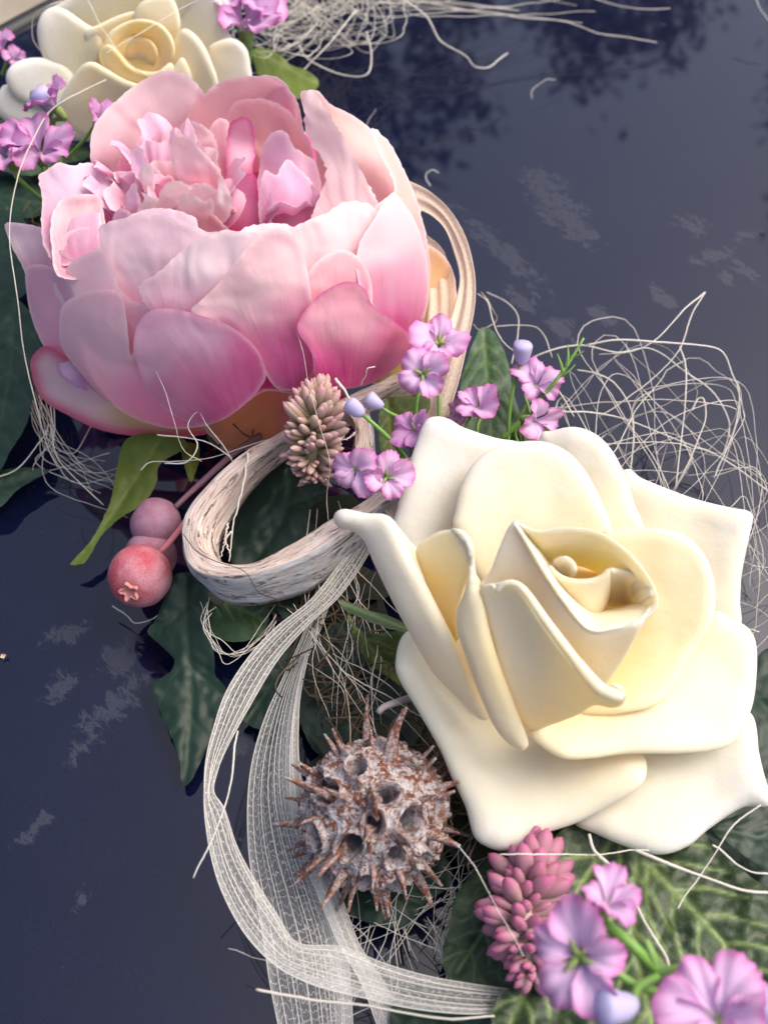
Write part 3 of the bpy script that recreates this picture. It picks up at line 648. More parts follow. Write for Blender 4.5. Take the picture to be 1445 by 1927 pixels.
# ruffled tuft in the middle
T = [
 ([(186, 395), (186, 350), (202, 332), (232, 322), (262, 335), (276, 360), (280, 410), (240, 440), (190, 430)], .9, 'l'),
 ([(245, 290), (252, 279), (268, 280), (278, 305), (302, 322), (312, 350), (306, 384), (284, 392), (262, 370), (250, 330)], 1.4, 'l'),
 ([(272, 385), (290, 345), (318, 330), (332, 350), (322, 385), (300, 410)], 1.2, 'h'),
 ([(322, 300), (318, 262), (326, 240), (334, 262), (345, 258), (352, 222), (364, 240), (372, 272), (366, 320), (340, 340)], .7, 'l'),
 ([(340, 240), (362, 228), (390, 240), (408, 270), (404, 300), (380, 320), (350, 300)], .0, 'p'),
 ([(322, 290), (326, 262), (345, 256), (364, 262), (382, 285), (402, 305), (420, 335), (430, 372), (410, 380), (380, 352), (350, 345), (330, 330)], 1.5, 'p'),
 ([(300, 372), (312, 346), (338, 340), (362, 352), (390, 350), (402, 362), (392, 388), (350, 396), (316, 396)], 1.9, 'w'),
 ([(352, 372), (366, 352), (388, 346), (408, 356), (416, 376), (404, 398), (376, 402), (356, 394)], 2.2, 'p'),
 ([(392, 410), (404, 386), (410, 352), (412, 335), (426, 348), (436, 375), (434, 402), (418, 424), (398, 430)], 2.2, 'w'),
 ([(258, 400), (272, 374), (262, 358), (290, 372), (322, 372), (352, 392), (394, 398), (420, 420), (430, 440), (380, 470), (300, 470), (262, 440)], 2.3, 'w'),
 ([(300, 400), (296, 380), (310, 366), (330, 372), (344, 392), (330, 412)], 2.5, 'p'),
 ([(236, 380), (244, 352), (256, 346), (262, 370), (270, 400), (262, 430), (244, 420)], 1.9, 'l'),
 ([(338, 404), (336, 384), (346, 366), (364, 368), (386, 378), (398, 372), (404, 392), (390, 412), (362, 418)], 2.75, 'w'),
 ([(212, 440), (214, 404), (230, 392), (248, 404), (258, 430), (250, 460), (226, 464)], 2.2, 'l'),
 ([(262, 322), (274, 306), (288, 318), (292, 350), (280, 372), (268, 352)], 1.9, 'w'),
]
for ol, d, c in T:
    A = np.array(ol, float); mx, my = A.mean(0); top = tuple(A[A[:, 1].argmin()]); 
    cb, ct = {'l': ((0.90, 0.38, 0.64), (0.96, 0.73, 0.87)), 'p': ((0.94, 0.46, 0.56), (0.98, 0.78, 0.80)), 'w': ((0.96, 0.62, 0.68), (0.99, 0.88, 0.88)), 'h': (MAG, PINK)}[c]
    h = 60
    pp(ol, [(mx, A[:, 1].min(), d + .15), (mx, A[:, 1].max(), d - .5), (A[:, 0].min(), my, d - .25), (A[:, 0].max(), my, d - .25), (mx, my, d + .05)], (mx, A[:, 1].max() + 10), top, cb, ct, fringe=3.0, fr_scale=.2, wob=.22, step=5, lip=.12, name='ruffle') if False else \
    pp(ol, [(mx, A[:, 1].min(), d + .15), (mx, A[:, 1].max(), d - .5), (A[:, 0].min(), my, d - .25), (A[:, 0].max(), my, d - .25), (mx, my, d + .05)], (mx, A[:, 1].max() + 10), top, cb, ct, fringe=2.6, wob=.22, step=5, lip=.14, name='inner_petal', pleat=.04, pleat_n=18)
# frilly little petals crowding the centre
def frill(px, py, d, w, hgt, yaw, tilt, seed, cb, ct):
    rg = np.random.default_rng(seed); o = PF(px, py, d); up = np.array([0, 0, 1.0]); out = np.array([math.cos(yaw), math.sin(yaw), 0.0])
    sd_ = np.cross(up, out); ax = up * math.cos(tilt) + out * math.sin(tilt); nr = np.cross(sd_, ax)
    nu, nv = 16, 34; G = np.zeros((nu, nv, 3)); col = np.zeros((nu, nv, 3)); pv = np.zeros((nu, nv, 3)); f1, f2 = rg.uniform(2.2, 4.0), rg.uniform(5, 8); p1, p2 = rg.random(2) * 6
    for i in range(nu):
        u = i / (nu - 1)
        for j in range(nv):
            v = j / (nv - 1) * 2 - 1
            hh = hgt * u * (1 - .30 * abs(v) ** 3 + .12 * mnoise.noise(Vector((v * 2, seed, 0))) * u + .05 * mnoise.noise(Vector((v * 13, seed, 3))) * (u > .9) )
            ww = w * (.35 + .65 * math.sin(u * 1.5)) * v
            bend = -.22 * w * v * v + hgt * .28 * u * u + w * u * (.16 * math.sin(f1 * v * 1.6 + p1) + .06 * math.sin(f2 * v * 1.5 + p2))
            G[i, j] = o + ax * hh + sd_ * ww * (1 + .1 * math.sin(3 * u + p1)) + np.array(out) * bend
            t = min(1, max(0, u * 1.2 - .1 + .15 * mnoise.noise(Vector((v, u, seed))))); col[i, j] = np.array(cb) * (1 - t) + np.array(ct) * t; pv[i, j] = (v * .8 + seed, u, 0)
    V, Fc = shell(G.reshape(-1, 3), grid_faces(nu, nv), np.full(nu * nv, 1.0), .014)
    C2 = col.reshape(-1, 3); P2 = pv.reshape(-1, 3)
    mesh_obj('inner_petal', V, Fc, MPET, peony, {'col': np.vstack([C2, C2]), 'puv': np.vstack([P2, P2]), 't': np.zeros(len(V))})
rf = np.random.default_rng(3)
for k in range(17):
    a = k * 2.39996; q = math.sqrt((k + .5) / 17); px = 335 + 112 * q * math.cos(a); py = 372 + 62 * q * math.sin(a)
    tone = [((0.92, 0.34, 0.58), (0.97, 0.74, 0.80)), ((0.93, 0.42, 0.64), (0.97, 0.76, 0.86)), ((0.94, 0.50, 0.60), (0.98, 0.82, 0.82))][k % 3]
    d0 = 1.1 - .5 * q + .9 * (py - 372) / 62 * .5
    frill(px, py + 12, d0, rf.uniform(.45, .80), rf.uniform(.65, 1.15) * (1.15 - .25 * q), math.atan2(-(py - 372) * 1.7, px - 335) + rf.normal(0, .6) if k % 4 else rf.random() * 6.28, rf.uniform(-.1, .35), k, *tone)
for k, (px, py, d) in enumerate([(545, 400, .6), (590, 400, .8), (500, 410, .7), (240, 335, .2), (215, 372, .8), (272, 312, -.1), (318, 285, -.5)]):
    tone = ((0.88, 0.20, 0.50), (0.95, 0.66, 0.78)) if k % 2 else ((0.92, 0.34, 0.60), (0.96, 0.74, 0.86))
    frill(px, py + 25, d, rf.uniform(.45, .7), rf.uniform(.9, 1.4), math.atan2(-(py - 350), px - 400) + rf.normal(0, .5), rf.uniform(.0, .3), 60 + k, *tone)
# --- left wall
pp([(74, 335), (92, 318), (112, 306), (135, 312), (165, 306), (192, 318), (212, 342), (200, 372), (190, 400), (188, 470), (120, 500), (86, 470), (78, 420), (80, 370)],
   [(75, 340, 1.2), (130, 310, 1.0), (210, 345, 1.0), (90, 440, 2.2), (185, 430, 2.6), (140, 380, 1.7)], (150, 500), (120, 310), PINK, (0.88, 0.68, 0.80), pleat=.08, pleat_n=26, fringe=3)
pp([(96, 420), (104, 390), (124, 372), (155, 366), (186, 368), (196, 400), (200, 470), (170, 520), (110, 520), (98, 470)], [(100, 400, 2.1), (150, 368, 2.0), (190, 380, 1.9), (110, 490, 2.9), (170, 490, 2.9)], (150, 530), (150, 370), (0.90, 0.42, 0.52), (0.93, 0.70, 0.72), fringe=2.5, lip=.12)
pp([(112, 470), (120, 445), (145, 430), (185, 430), (215, 450), (200, 500), (150, 520), (120, 505)], [(120, 450, 2.6), (160, 432, 2.5), (200, 460, 2.8), (150, 510, 3.0)], (150, 520), (160, 430), LIL, (0.90, 0.62, 0.74), fringe=3)
pp([(10, 422), (38, 420), (68, 425), (86, 436), (96, 480), (104, 540), (90, 580), (60, 540), (42, 500), (22, 462)], [(12, 422, .6), (60, 430, 1.0), (40, 490, .8), (90, 500, 1.3), (85, 560, 1.0)], (95, 590), (15, 424), PINK, (0.90, 0.72, 0.80), fringe=1)
pp([(48, 520), (56, 500), (90, 500), (130, 530), (160, 600), (190, 700), (240, 770), (180, 745), (120, 702), (82, 650), (58, 590)], front(.05, [(50, 510, .1), (200, 740, .0), (120, 600, .1)]), (220, 760), (60, 500), (0.80, 0.30, 0.56), (0.90, 0.62, 0.76), fringe=.8)
# --- near wall: overlapping outer petals, back ones first
FR = .21
pp([(98, 500), (112, 470), (140, 490), (180, 520), (230, 560), (260, 640), (220, 660), (150, 600), (108, 560)], front(FR * 1), (230, 650), (110, 480), PALE, (0.98, 0.78, 0.83), pw=1.1)
pp([(186, 440), (192, 424), (225, 412), (265, 404), (310, 406), (352, 420), (392, 436), (430, 432), (470, 440), (500, 438), (520, 470), (500, 560), (430, 620), (340, 640), (250, 600), (205, 520), (190, 470)], front(FR * 1.5, [(190, 440, -.25), (300, 405, -.1), (500, 440, -.1), (350, 600, 0)]), (350, 660), (300, 405), (0.90, 0.42, 0.60), (0.98, 0.80, 0.85), pleat=.05, pleat_n=14)
pp([(140, 490), (190, 470), (210, 500), (240, 560), (330, 600), (300, 680), (220, 660), (150, 570), (125, 520)], front(FR * 2), (300, 690), (160, 480), (0.90, 0.42, 0.60), (0.97, 0.76, 0.82))
pp([(520, 470), (532, 440), (560, 424), (590, 410), (625, 398), (660, 392), (692, 400), (712, 430), (722, 480), (700, 560), (660, 640), (590, 660), (540, 560)], front(FR * 1.5, [(540, 440, -.1), (690, 400, -.2), (600, 600, 0)]), (630, 680), (610, 400), (0.88, 0.34, 0.54), (0.98, 0.78, 0.79), pleat=.05, pleat_n=20, fringe=2.5)
pp([(262, 545), (300, 512), (335, 478), (372, 452), (410, 438), (450, 436), (484, 440), (500, 470), (490, 540), (450, 620), (380, 660), (310, 620)], front(FR * 2.3, [(270, 545, 0), (470, 438, .05), (400, 620, 0)]), (380, 670), (430, 436), (0.90, 0.46, 0.62), WHT, pleat=.07, pleat_n=22, fringe=3)
pp([(360, 588), (378, 566), (410, 535), (445, 490), (478, 452), (506, 434), (530, 432), (554, 446), (572, 480), (582, 530), (588, 580), (590, 640), (592, 690), (580, 722), (555, 735), (520, 730), (490, 690), (450, 650), (400, 620)], front(FR * 3, [(520, 434, .1), (370, 590, .05), (560, 720, 0)]), (560, 740), (500, 440), (0.80, 0.14, 0.44), (0.98, 0.76, 0.78), pw=1.25, fringe=.8)
pp([(704, 412), (728, 372), (745, 366), (765, 390), (788, 432), (804, 490), (806, 560), (792, 620), (766, 670), (735, 705), (700, 700), (690, 650), (710, 600), (692, 560), (674, 530), (670, 490), (680, 450)], front(FR * 2.2, [(740, 370, .1), (700, 650, 0), (680, 480, .1)]), (740, 690), (725, 380), (0.84, 0.12, 0.44), (0.98, 0.76, 0.79), pw=1.6, fringe=.8)
pp([(560, 622), (568, 594), (590, 565), (615, 545), (645, 531), (672, 533), (690, 548), (700, 572), (735, 600), (762, 622), (778, 640), (762, 672), (730, 704), (690, 724), (650, 732), (612, 732), (592, 708), (586, 665)], front(FR * 3.6, [(570, 600, .1), (660, 533, .15), (650, 730, 0)]), (650, 735), (650, 535), (0.86, 0.08, 0.40), (0.97, 0.60, 0.70), pw=1.7, fringe=.6, edge=(0.85, 0.25, 0.55), edge_w=4, lip=.1)
pp([(112, 610), (118, 576), (145, 556), (180, 546), (215, 546), (232, 562), (240, 610), (246, 668), (258, 655), (300, 640), (420, 740), (410, 790), (370, 804), (320, 806), (255, 788), (195, 748), (150, 700), (118, 655)], front(FR * 3, [(200, 550, .05), (330, 800, .0), (120, 620, .0)]), (360, 810), (190, 548), (0.90, 0.36, 0.60), (0.97, 0.74, 0.81), fringe=.6, pw=1.3)
pp([(254, 668), (252, 640), (262, 606), (282, 586), (312, 580), (350, 586), (392, 598), (430, 612), (462, 634), (484, 658), (497, 686), (500, 712), (486, 735), (462, 760), (430, 784), (400, 797), (360, 796), (310, 770), (275, 730)], front(FR * 4, [(300, 585, .05), (400, 795, 0)]), (430, 800), (280, 590), (0.87, 0.20, 0.50), (0.97, 0.69, 0.82), fringe=.6, pw=1.4, edge=(0.96, 0.62, 0.78), edge_w=4)
# magenta join at the foot
pp([(455, 762), (500, 700), (600, 720), (620, 735), (560, 742), (500, 736)], front(FR * 1.2), (540, 720), (460, 760), (0.70, 0.03, 0.24), (0.78, 0.06, 0.32), fringe=0)

pp([(430, 470), (460, 430), (500, 420), (545, 424), (560, 450), (540, 520), (470, 560)], front(FR * .8, [(500, 420, -.35), (500, 540, 0)]), (500, 580), (500, 420), (0.93, 0.50, 0.66), WHT, pleat=.05, pleat_n=16, fringe=3)
pp([(600, 430), (622, 396), (655, 380), (690, 384), (715, 402), (722, 450), (690, 520), (620, 500)], front(FR * 1.0, [(650, 384, -.4), (660, 500, 0)]), (660, 540), (650, 384), (0.94, 0.56, 0.64), (0.97, 0.80, 0.80), pleat=.05, pleat_n=18, fringe=3)
pp([(215, 440), (240, 408), (290, 392), (340, 398), (372, 418), (360, 480), (260, 490)], front(FR * .5, [(290, 394, -.45), (300, 480, 0)]), (300, 520), (290, 394), (0.92, 0.52, 0.72), (0.95, 0.76, 0.86), pleat=.04, pleat_n=16, fringe=3)
pp([(570, 560), (590, 500), (640, 470), (680, 490), (700, 540), (690, 600), (620, 620)], front(FR * 2.6, [(640, 475, -.05)]), (640, 640), (640, 470), (0.90, 0.26, 0.52), (0.96, 0.66, 0.70), fringe=.8, pw=1.2)

# ================================================================== ROSE (far, top left)
BF = Frame(245, 140, 3.6, 45)
rose2 = thing('foam_rose', 'cream foam rose at the top left, behind the pink peony', 'artificial rose', BF(245, 160, -1.0), 'cream foam roses')
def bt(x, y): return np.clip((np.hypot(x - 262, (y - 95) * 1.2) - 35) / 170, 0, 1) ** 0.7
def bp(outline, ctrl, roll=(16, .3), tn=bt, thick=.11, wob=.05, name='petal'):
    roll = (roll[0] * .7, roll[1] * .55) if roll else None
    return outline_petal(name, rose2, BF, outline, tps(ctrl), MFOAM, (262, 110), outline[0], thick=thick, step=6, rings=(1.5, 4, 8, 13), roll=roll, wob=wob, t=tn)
bp([(95, 28), (125, 0), (190, -45), (300, -70), (395, -40), (425, 30), (300, 110), (170, 80)], [(110, 20, .2), (300, -60, .8), (410, 20, .4), (260, 80, -.6)], roll=(24, .4))
bp([(330, -30), (405, -20), (425, 50), (455, 100), (471, 130), (468, 170), (400, 200), (330, 120)], [(400, -10, .7), (468, 130, .8), (400, 80, .4), (340, 100, -.2), (400, 180, .2)], roll=(22, .4))
bp([(0, 172), (18, 160), (70, 180), (140, 150), (230, 170), (300, 190), (320, 240), (230, 262), (150, 264), (90, 258), (45, 240), (5, 222), (-8, 200)], [(5, 190, 1.0), (90, 240, .4), (230, 250, .2), (150, 180, .6)], roll=(24, .4))
bp([(13, 146), (18, 130), (32, 118), (60, 110), (92, 112), (130, 130), (150, 180), (140, 212), (80, 206), (35, 186), (18, 165)], [(20, 140, 1.5), (70, 115, 1.3), (60, 190, 1.0), (130, 190, .8)], roll=(20, .4))
bp([(72, 52), (80, 28), (100, 14), (125, 20), (160, 44), (190, 66), (190, 120), (150, 170), (110, 150), (84, 110), (74, 80)], [(80, 40, 1.6), (100, 18, 1.6), (160, 50, 1.5), (100, 120, 1.0), (160, 140, .7)], roll=(16, .35))
bp([(160, 66), (200, 40), (250, 22), (300, 26), (335, 50), (345, 100), (320, 150), (260, 180), (200, 170), (165, 120)], [(170, 66, 1.4), (250, 25, 1.5), (335, 60, 1.4), (260, 110, .4)], roll=(10, .15))
bp([(300, -5), (325, -2), (338, 30), (338, 60), (320, 110), (285, 130), (250, 60), (262, 10)], [(320, 0, 1.9), (335, 50, 1.8), (270, 20, 1.7), (290, 110, .9)], roll=(10, .15))
bp([(392, 95), (412, 78), (440, 74), (462, 90), (470, 118), (472, 165), (430, 178), (385, 150)], [(400, 90, 1.3), (462, 92, 1.4), (465, 160, 1.0), (400, 150, .9)], roll=(16, .3))
bp([(332, 72), (344, 56), (360, 60), (382, 84), (398, 118), (410, 160), (390, 185), (330, 170), (312, 120)], [(345, 60, 2.2), (395, 120, 2.2), (400, 165, 1.8), (330, 150, 1.5)], roll=(14, .35))
bp([(112, 205), (120, 175), (138, 145), (158, 122), (178, 118), (200, 130), (235, 150), (272, 165), (278, 190), (240, 235), (190, 258), (140, 245)], [(165, 120, 2.3), (120, 190, 1.6), (270, 168, 2.2), (200, 140, 2.2), (190, 240, .8), (150, 190, 1.6)], roll=(14, .3))
bp([(290, 172), (320, 140), (340, 110), (352, 120), (362, 160), (340, 200), (280, 200), (250, 185)], [(340, 112, 2.2), (300, 150, 2.1), (280, 190, 1.6), (350, 170, 1.8)], roll=(10, .2))
def cup(cx, cy, rx, ry, d, dep, a0, a1, tone, parent=rose2, fr=BF):
    th = np.linspace(math.radians(a0), math.radians(a1), 14)
    rows = [[(cx + rx * k * math.cos(t), cy + ry * k * math.sin(t) + dy, d - dep * q + .15 * math.sin(t * 1.5)) for t in th] for k, dy, q in ((1, 0, 0), (.93, 8, .35), (.75, 14, 1.0))]
    return rsheet(rows, tone, thick=.09, nu=18, nv=50, fr=fr, parent=parent)
bp([(196, 92), (206, 62), (236, 42), (270, 36), (306, 48), (328, 80), (326, 116), (304, 140), (290, 130), (302, 100), (288, 74), (258, 64), (228, 76), (214, 100)], [(206, 70, 2.0), (270, 40, 2.2), (325, 100, 2.1), (260, 66, 1.6), (298, 110, 1.6), (215, 96, 1.7)], roll=(7, .1))
bp([(236, 96), (244, 78), (264, 70), (286, 78), (298, 98), (292, 118), (270, 126), (248, 116)], [(264, 72, 1.7), (240, 96, 1.35), (292, 110, 1.3), (266, 98, 1.2)], roll=(6, .1), tn=lambda x, y: x * 0 + .3)
bp([(192, 96), (206, 84), (224, 98), (244, 122), (270, 134), (298, 134), (322, 118), (326, 140), (300, 168), (262, 180), (226, 164), (202, 132)], [(205, 88, 2.2), (240, 124, 2.3), (296, 138, 2.3), (322, 122, 2.2), (260, 170, 1.7), (210, 130, 1.9)], roll=(9, .15))
bp([(190, 80), (260, 55), (330, 85), (330, 130), (260, 160), (200, 140)], [(262, 105, 1.1)], roll=None, tn=lambda x, y: x * 0 + .02)

# ================================================================== LEAVES
leaf('ivy_leaf', 'dark green leaf at the left edge, just below the peony\'s pointed petal tip', [(-40, 400), (0, 395), (36, 402), (58, 440), (66, 520), (40, 560), (0, 576), (-50, 560)], [(0, 400, 1.6), (60, 440, 1.8), (0, 560, 1.2)], ML_DARK, [[(-40, 500), (56, 450)]])
leaf('ivy_leaf', 'long dark green leaf at the left edge, beside the lower left of the peony', [(-40, 560), (20, 556), (60, 590), (85, 640), (88, 680), (66, 740), (50, 800), (20, 850), (-6, 895), (-50, 900)], [(0, 560, 1.6), (85, 650, 2.0), (0, 880, .8)], ML_DARK, [[(30, 560), (20, 700), (-10, 860)]], wob=.2)
leaf('ivy_leaf', 'small dark leaf tip at the left edge, lowest of those lying on the bonnet', [(-40, 900), (20, 882), (60, 880), (94, 886), (60, 905), (30, 925), (0, 955), (-40, 960)], [(0, 900, .5), (90, 888, .6)], ML_DARK, [[(-40, 930), (90, 888)]], wob=.06)
leaf('ivy_leaf', 'grey-green leaf under the far cream rose at the left edge', [(-50, 222), (10, 226), (60, 236), (120, 262), (168, 282), (160, 300), (110, 310), (60, 330), (0, 320), (-50, 300)], [(0, 225, 2.2), (165, 285, 1.8), (0, 310, 2.0)], ML_MID, [[(-50, 260), (165, 286)]])
leaf('ivy_leaf', 'dark leaf at the left edge between lilac florets and peony', [(-40, 335), (20, 330), (70, 350), (90, 390), (60, 410), (0, 400), (-40, 390)], [(0, 360, 1.4)], ML_DARK, [[(-40, 360), (88, 385)]])
leaf('olive_leaf', 'olive green pointed leaf lying on the bonnet beneath the peony', [(238, 826), (290, 815), (345, 826), (352, 842), (320, 860), (298, 880), (296, 905), (280, 935), (262, 954), (240, 966), (215, 985), (190, 1010), (172, 1042), (158, 1060), (133, 1063), (140, 1052), (168, 1022), (190, 985), (208, 945), (216, 905), (224, 865)],
     [(240, 830, 1.5), (345, 835, 1.6), (290, 930, 1.1), (140, 1060, .5), (210, 920, 1.2)], ML_OLIVE, [[(300, 830), (250, 910), (200, 985), (140, 1060)]], side=0, wob=.15, group=None)
leaf('olive_leaf', 'narrow olive leaf tip hanging below the middle of the peony', [(342, 836), (372, 838), (376, 860), (368, 890), (360, 908), (350, 885)], [(360, 870, 1.2)], ML_OLIVE, [[(358, 840), (360, 900)]], side=0, wob=.03, group=None)
leaf('ivy_leaf', 'dusty dark ivy leaf with pointed lobes lying on the bonnet below the berries', [(326, 1084), (352, 1076), (378, 1082), (392, 1104), (392, 1140), (398, 1190), (404, 1240), (406, 1270), (422, 1290), (432, 1310), (424, 1328), (404, 1352), (396, 1390), (380, 1430), (356, 1474), (342, 1474), (340, 1440), (330, 1404), (310, 1360), (296, 1322), (284, 1292), (300, 1278), (322, 1262), (328, 1240), (306, 1218), (278, 1190), (292, 1168), (304, 1140), (314, 1108)],
     [(350, 1080, 1.5), (285, 1190, .8), (400, 1250, .9), (345, 1470, .25), (425, 1310, .7), (330, 1330, .6)], ML_DARK, [[(350, 1085), (352, 1200), (362, 1300), (348, 1465)], [(352, 1150), (285, 1190)], [(362, 1260), (425, 1310)]], side=3, wob=.15)
leaf('ivy_leaf', 'dark ivy leaf seen through the opening of the bark ring', [(432, 1000), (440, 955), (462, 915), (500, 880), (548, 872), (590, 880), (612, 912), (612, 938), (590, 950), (578, 975), (582, 1000), (560, 1030), (520, 1060), (470, 1084), (438, 1066)],
     [(440, 1000, 1.3), (600, 920, 2.0), (470, 1070, 1.1), (520, 880, 1.9)], ML_DARK, [[(545, 880), (540, 960), (470, 1070)], [(542, 950), (612, 925)]], side=3)
leaf('ivy_leaf', 'mid green leaf right under the bluish lower side of the bark ring', [(378, 1092), (410, 1095), (470, 1120), (502, 1128), (506, 1165), (488, 1196), (450, 1208), (415, 1204), (385, 1190), (384, 1165), (378, 1130)], [(380, 1095, 1.3), (500, 1130, 1.4), (430, 1200, 1.0)], ML_MID, [[(385, 1110), (500, 1170)]], side=4)
leaf('ivy_leaf', 'small dark leaf tip between the bark ring and the pale ribbon', [(505, 1118), (545, 1105), (566, 1098), (562, 1130), (540, 1166), (522, 1150)], [(540, 1130, 1.6)], ML_DARK, [[(515, 1118), (540, 1160)]], side=2, wob=.05)
leaf('ivy_leaf', 'broad dark leaf behind the ribbon, above the spiky seed pod', [(560, 1300), (580, 1240), (610, 1190), (645, 1170), (690, 1180), (730, 1220), (770, 1290), (800, 1340), (760, 1420), (680, 1440), (600, 1420), (565, 1360)], [(600, 1220, 1.4), (770, 1300, 1.2), (650, 1420, .7), (570, 1340, .8)], ML_DARK, [[(650, 1180), (680, 1300), (690, 1430)]], side=5)
leaf('ivy_leaf', 'small dark leaf behind the ribbon, left of the broad one', [(560, 1210), (520, 1240), (480, 1290), (450, 1340), (480, 1370), (540, 1370), (580, 1330), (590, 1260)], [(560, 1220, 1.0), (460, 1345, .5), (580, 1320, .6)], ML_DARK, [[(560, 1215), (470, 1350)]], side=4)
leaf('folded_leaf', 'woven green leaf folded beside the left petals of the near rose', [(655, 1150), (672, 1182), (705, 1192), (740, 1188), (768, 1192), (772, 1230), (780, 1300), (760, 1296), (728, 1272), (696, 1250), (672, 1216), (658, 1184)], [(660, 1160, 2.4), (765, 1195, 2.3), (765, 1290, 1.6), (690, 1240, 1.9)], ML_WEAVE, [[(660, 1160), (700, 1220), (770, 1290)]], side=5)
leaf('folded_leaf', 'thin green leaf edge curling over the folded leaf by the near rose', [(640, 1128), (662, 1136), (700, 1150), (735, 1160), (770, 1180), (760, 1190), (710, 1176), (672, 1160), (645, 1146)], [(645, 1135, 3.0), (765, 1185, 2.7)], ML_MID, [[(645, 1136), (765, 1184)]], side=0, wob=.03)
leaf('ivy_leaf', 'upright dark green leaf standing behind the lilac florets, right of the cream ribbon', [(906, 616), (926, 622), (942, 645), (955, 678), (962, 715), (972, 760), (990, 800), (1010, 838), (960, 850), (900, 840), (866, 800), (862, 760), (868, 715), (880, 672), (892, 640)], [(908, 620, 3.2), (950, 700, 3.0), (870, 740, 3.1), (930, 830, 2.4)], mat_leaf('veined_ivy_leaf', (0.012, 0.045, 0.018), (0.045, 0.11, 0.045), (0.10, 0.17, 0.05), 0.45, 0.4, 3.5), [[(908, 622), (915, 700), (925, 840)]], side=6, wob=.12)
leaf('ivy_leaf', 'dark leaf corner behind the right florets, above the near rose', [(975, 800), (1010, 790), (1040, 800), (1055, 820), (1040, 845), (990, 845)], [(1010, 820, 2.6)], ML_WEAVE, [[(980, 805), (1050, 822)]], side=3, wob=.05)
leaf('small_leaf', 'small yellow-green woven leaf between the florets left of the near rose', [(722, 752), (742, 746), (775, 746), (808, 748), (806, 775), (790, 792), (780, 815), (764, 835), (742, 862), (718, 852), (712, 810), (714, 775)], [(725, 755, 4.0), (805, 750, 4.0), (735, 855, 3.4)], ML_WEAVE, [[(728, 755), (740, 855)]], side=5, wob=.05)
leaf('small_leaf', 'small dark leaf at the top, between the peony and the sisal tuft', [(478, 92), (520, 98), (548, 122), (575, 132), (600, 152), (590, 172), (560, 186), (520, 170), (485, 140)], [(480, 100, 3.0), (598, 155, 2.4)], ML_OLIVE, [[(480, 95), (595, 158)]], side=3, wob=.1)
leaf('veined_leaf', 'large green leaf with pale net veins filling the lower right corner', [(1060, 1560), (1150, 1530), (1290, 1540), (1345, 1590), (1400, 1640), (1470, 1700), (1500, 1800), (1500, 1990), (1200, 1990), (1000, 1985), (930, 1940), (935, 1880), (1000, 1820), (1000, 1700), (1010, 1620)],
     [(1060, 1570, 1.7), (1345, 1590, 1.8), (1480, 1800, 1.9), (950, 1930, 2.3), (1200, 1950, 2.4), (1150, 1700, 1.7), (1330, 1780, 1.8)], ML_VEIN, [[(1130, 1545), (1230, 1640), (1330, 1740), (1450, 1880)], [(1200, 1610), (1190, 1750), (1230, 1950)], [(1160, 1570), (1060, 1720), (960, 1930)]], side=6, wob=.25, vw=4.6, group=None, step=6)
leaf('veined_leaf', 'dark veined leaf under the raspberry pink sedum, lower middle', [(832, 1800), (846, 1740), (856, 1690), (890, 1640), (940, 1600), (1010, 1590), (1060, 1660), (1060, 1760), (1010, 1830), (960, 1872), (900, 1868), (850, 1850)], [(840, 1800, 1.4), (900, 1640, 1.4), (1050, 1660, 1.5), (950, 1860, 1.6)], mat_leaf('deep_veined_leaf', (0.012, 0.035, 0.015), (0.03, 0.065, 0.03), (0.09, 0.15, 0.05), .3, .5, 1.8), [[(1000, 1600), (930, 1720), (860, 1830)]], side=5, vw=2.6, group=None, wob=.12)
leaf('ivy_leaf', 'dark leaf showing at the right edge beside the near rose', [(1400, 1300), (1420, 1240), (1460, 1215), (1500, 1230), (1510, 1450), (1450, 1470), (1405, 1400)], [(1420, 1300, 1.6)], ML_DARK, [[(1410, 1300), (1500, 1400)]], side=4)
leaf('ivy_leaf', 'dark leaf at the right edge under the rose\'s pointed lower petal', [(1340, 1560), (1400, 1530), (1500, 1500), (1510, 1640), (1460, 1650), (1400, 1610)], [(1400, 1560, 2.0)], ML_DARK, [[(1345, 1560), (1500, 1590)]], side=4)
leaf('ivy_leaf', 'dark leaf lying under the spiky seed pod', [(600, 1610), (660, 1590), (760, 1580), (830, 1600), (850, 1660), (800, 1700), (760, 1745), (700, 1740), (640, 1700)], [(620, 1620, .5), (830, 1640, .6), (730, 1730, .4)], ML_DARK, [[(610, 1620), (790, 1700)]], side=4)
leaf('ivy_leaf', 'narrow dark leaf along the bottom edge beneath the ribbon end', [(740, 1880), (800, 1850), (900, 1860), (950, 1880), (960, 1990), (760, 1990)], [(850, 1900, .8)], ML_DARK, [[(750, 1900), (950, 1940)]], side=3)
leaf('ivy_leaf', 'dark leaf added by the right edge beneath the veined leaf, covering the sun reflection in the bonnet', [(1320, 1560), (1380, 1520), (1500, 1480), (1560, 1600), (1540, 1760), (1440, 1720), (1360, 1640)], [(1400, 1580, .9), (1500, 1700, .8), (1500, 1500, .9)], ML_DARK, [[(1330, 1570), (1530, 1680)]], side=4)  # added leaf, covers the sun mirrored in the bonnet
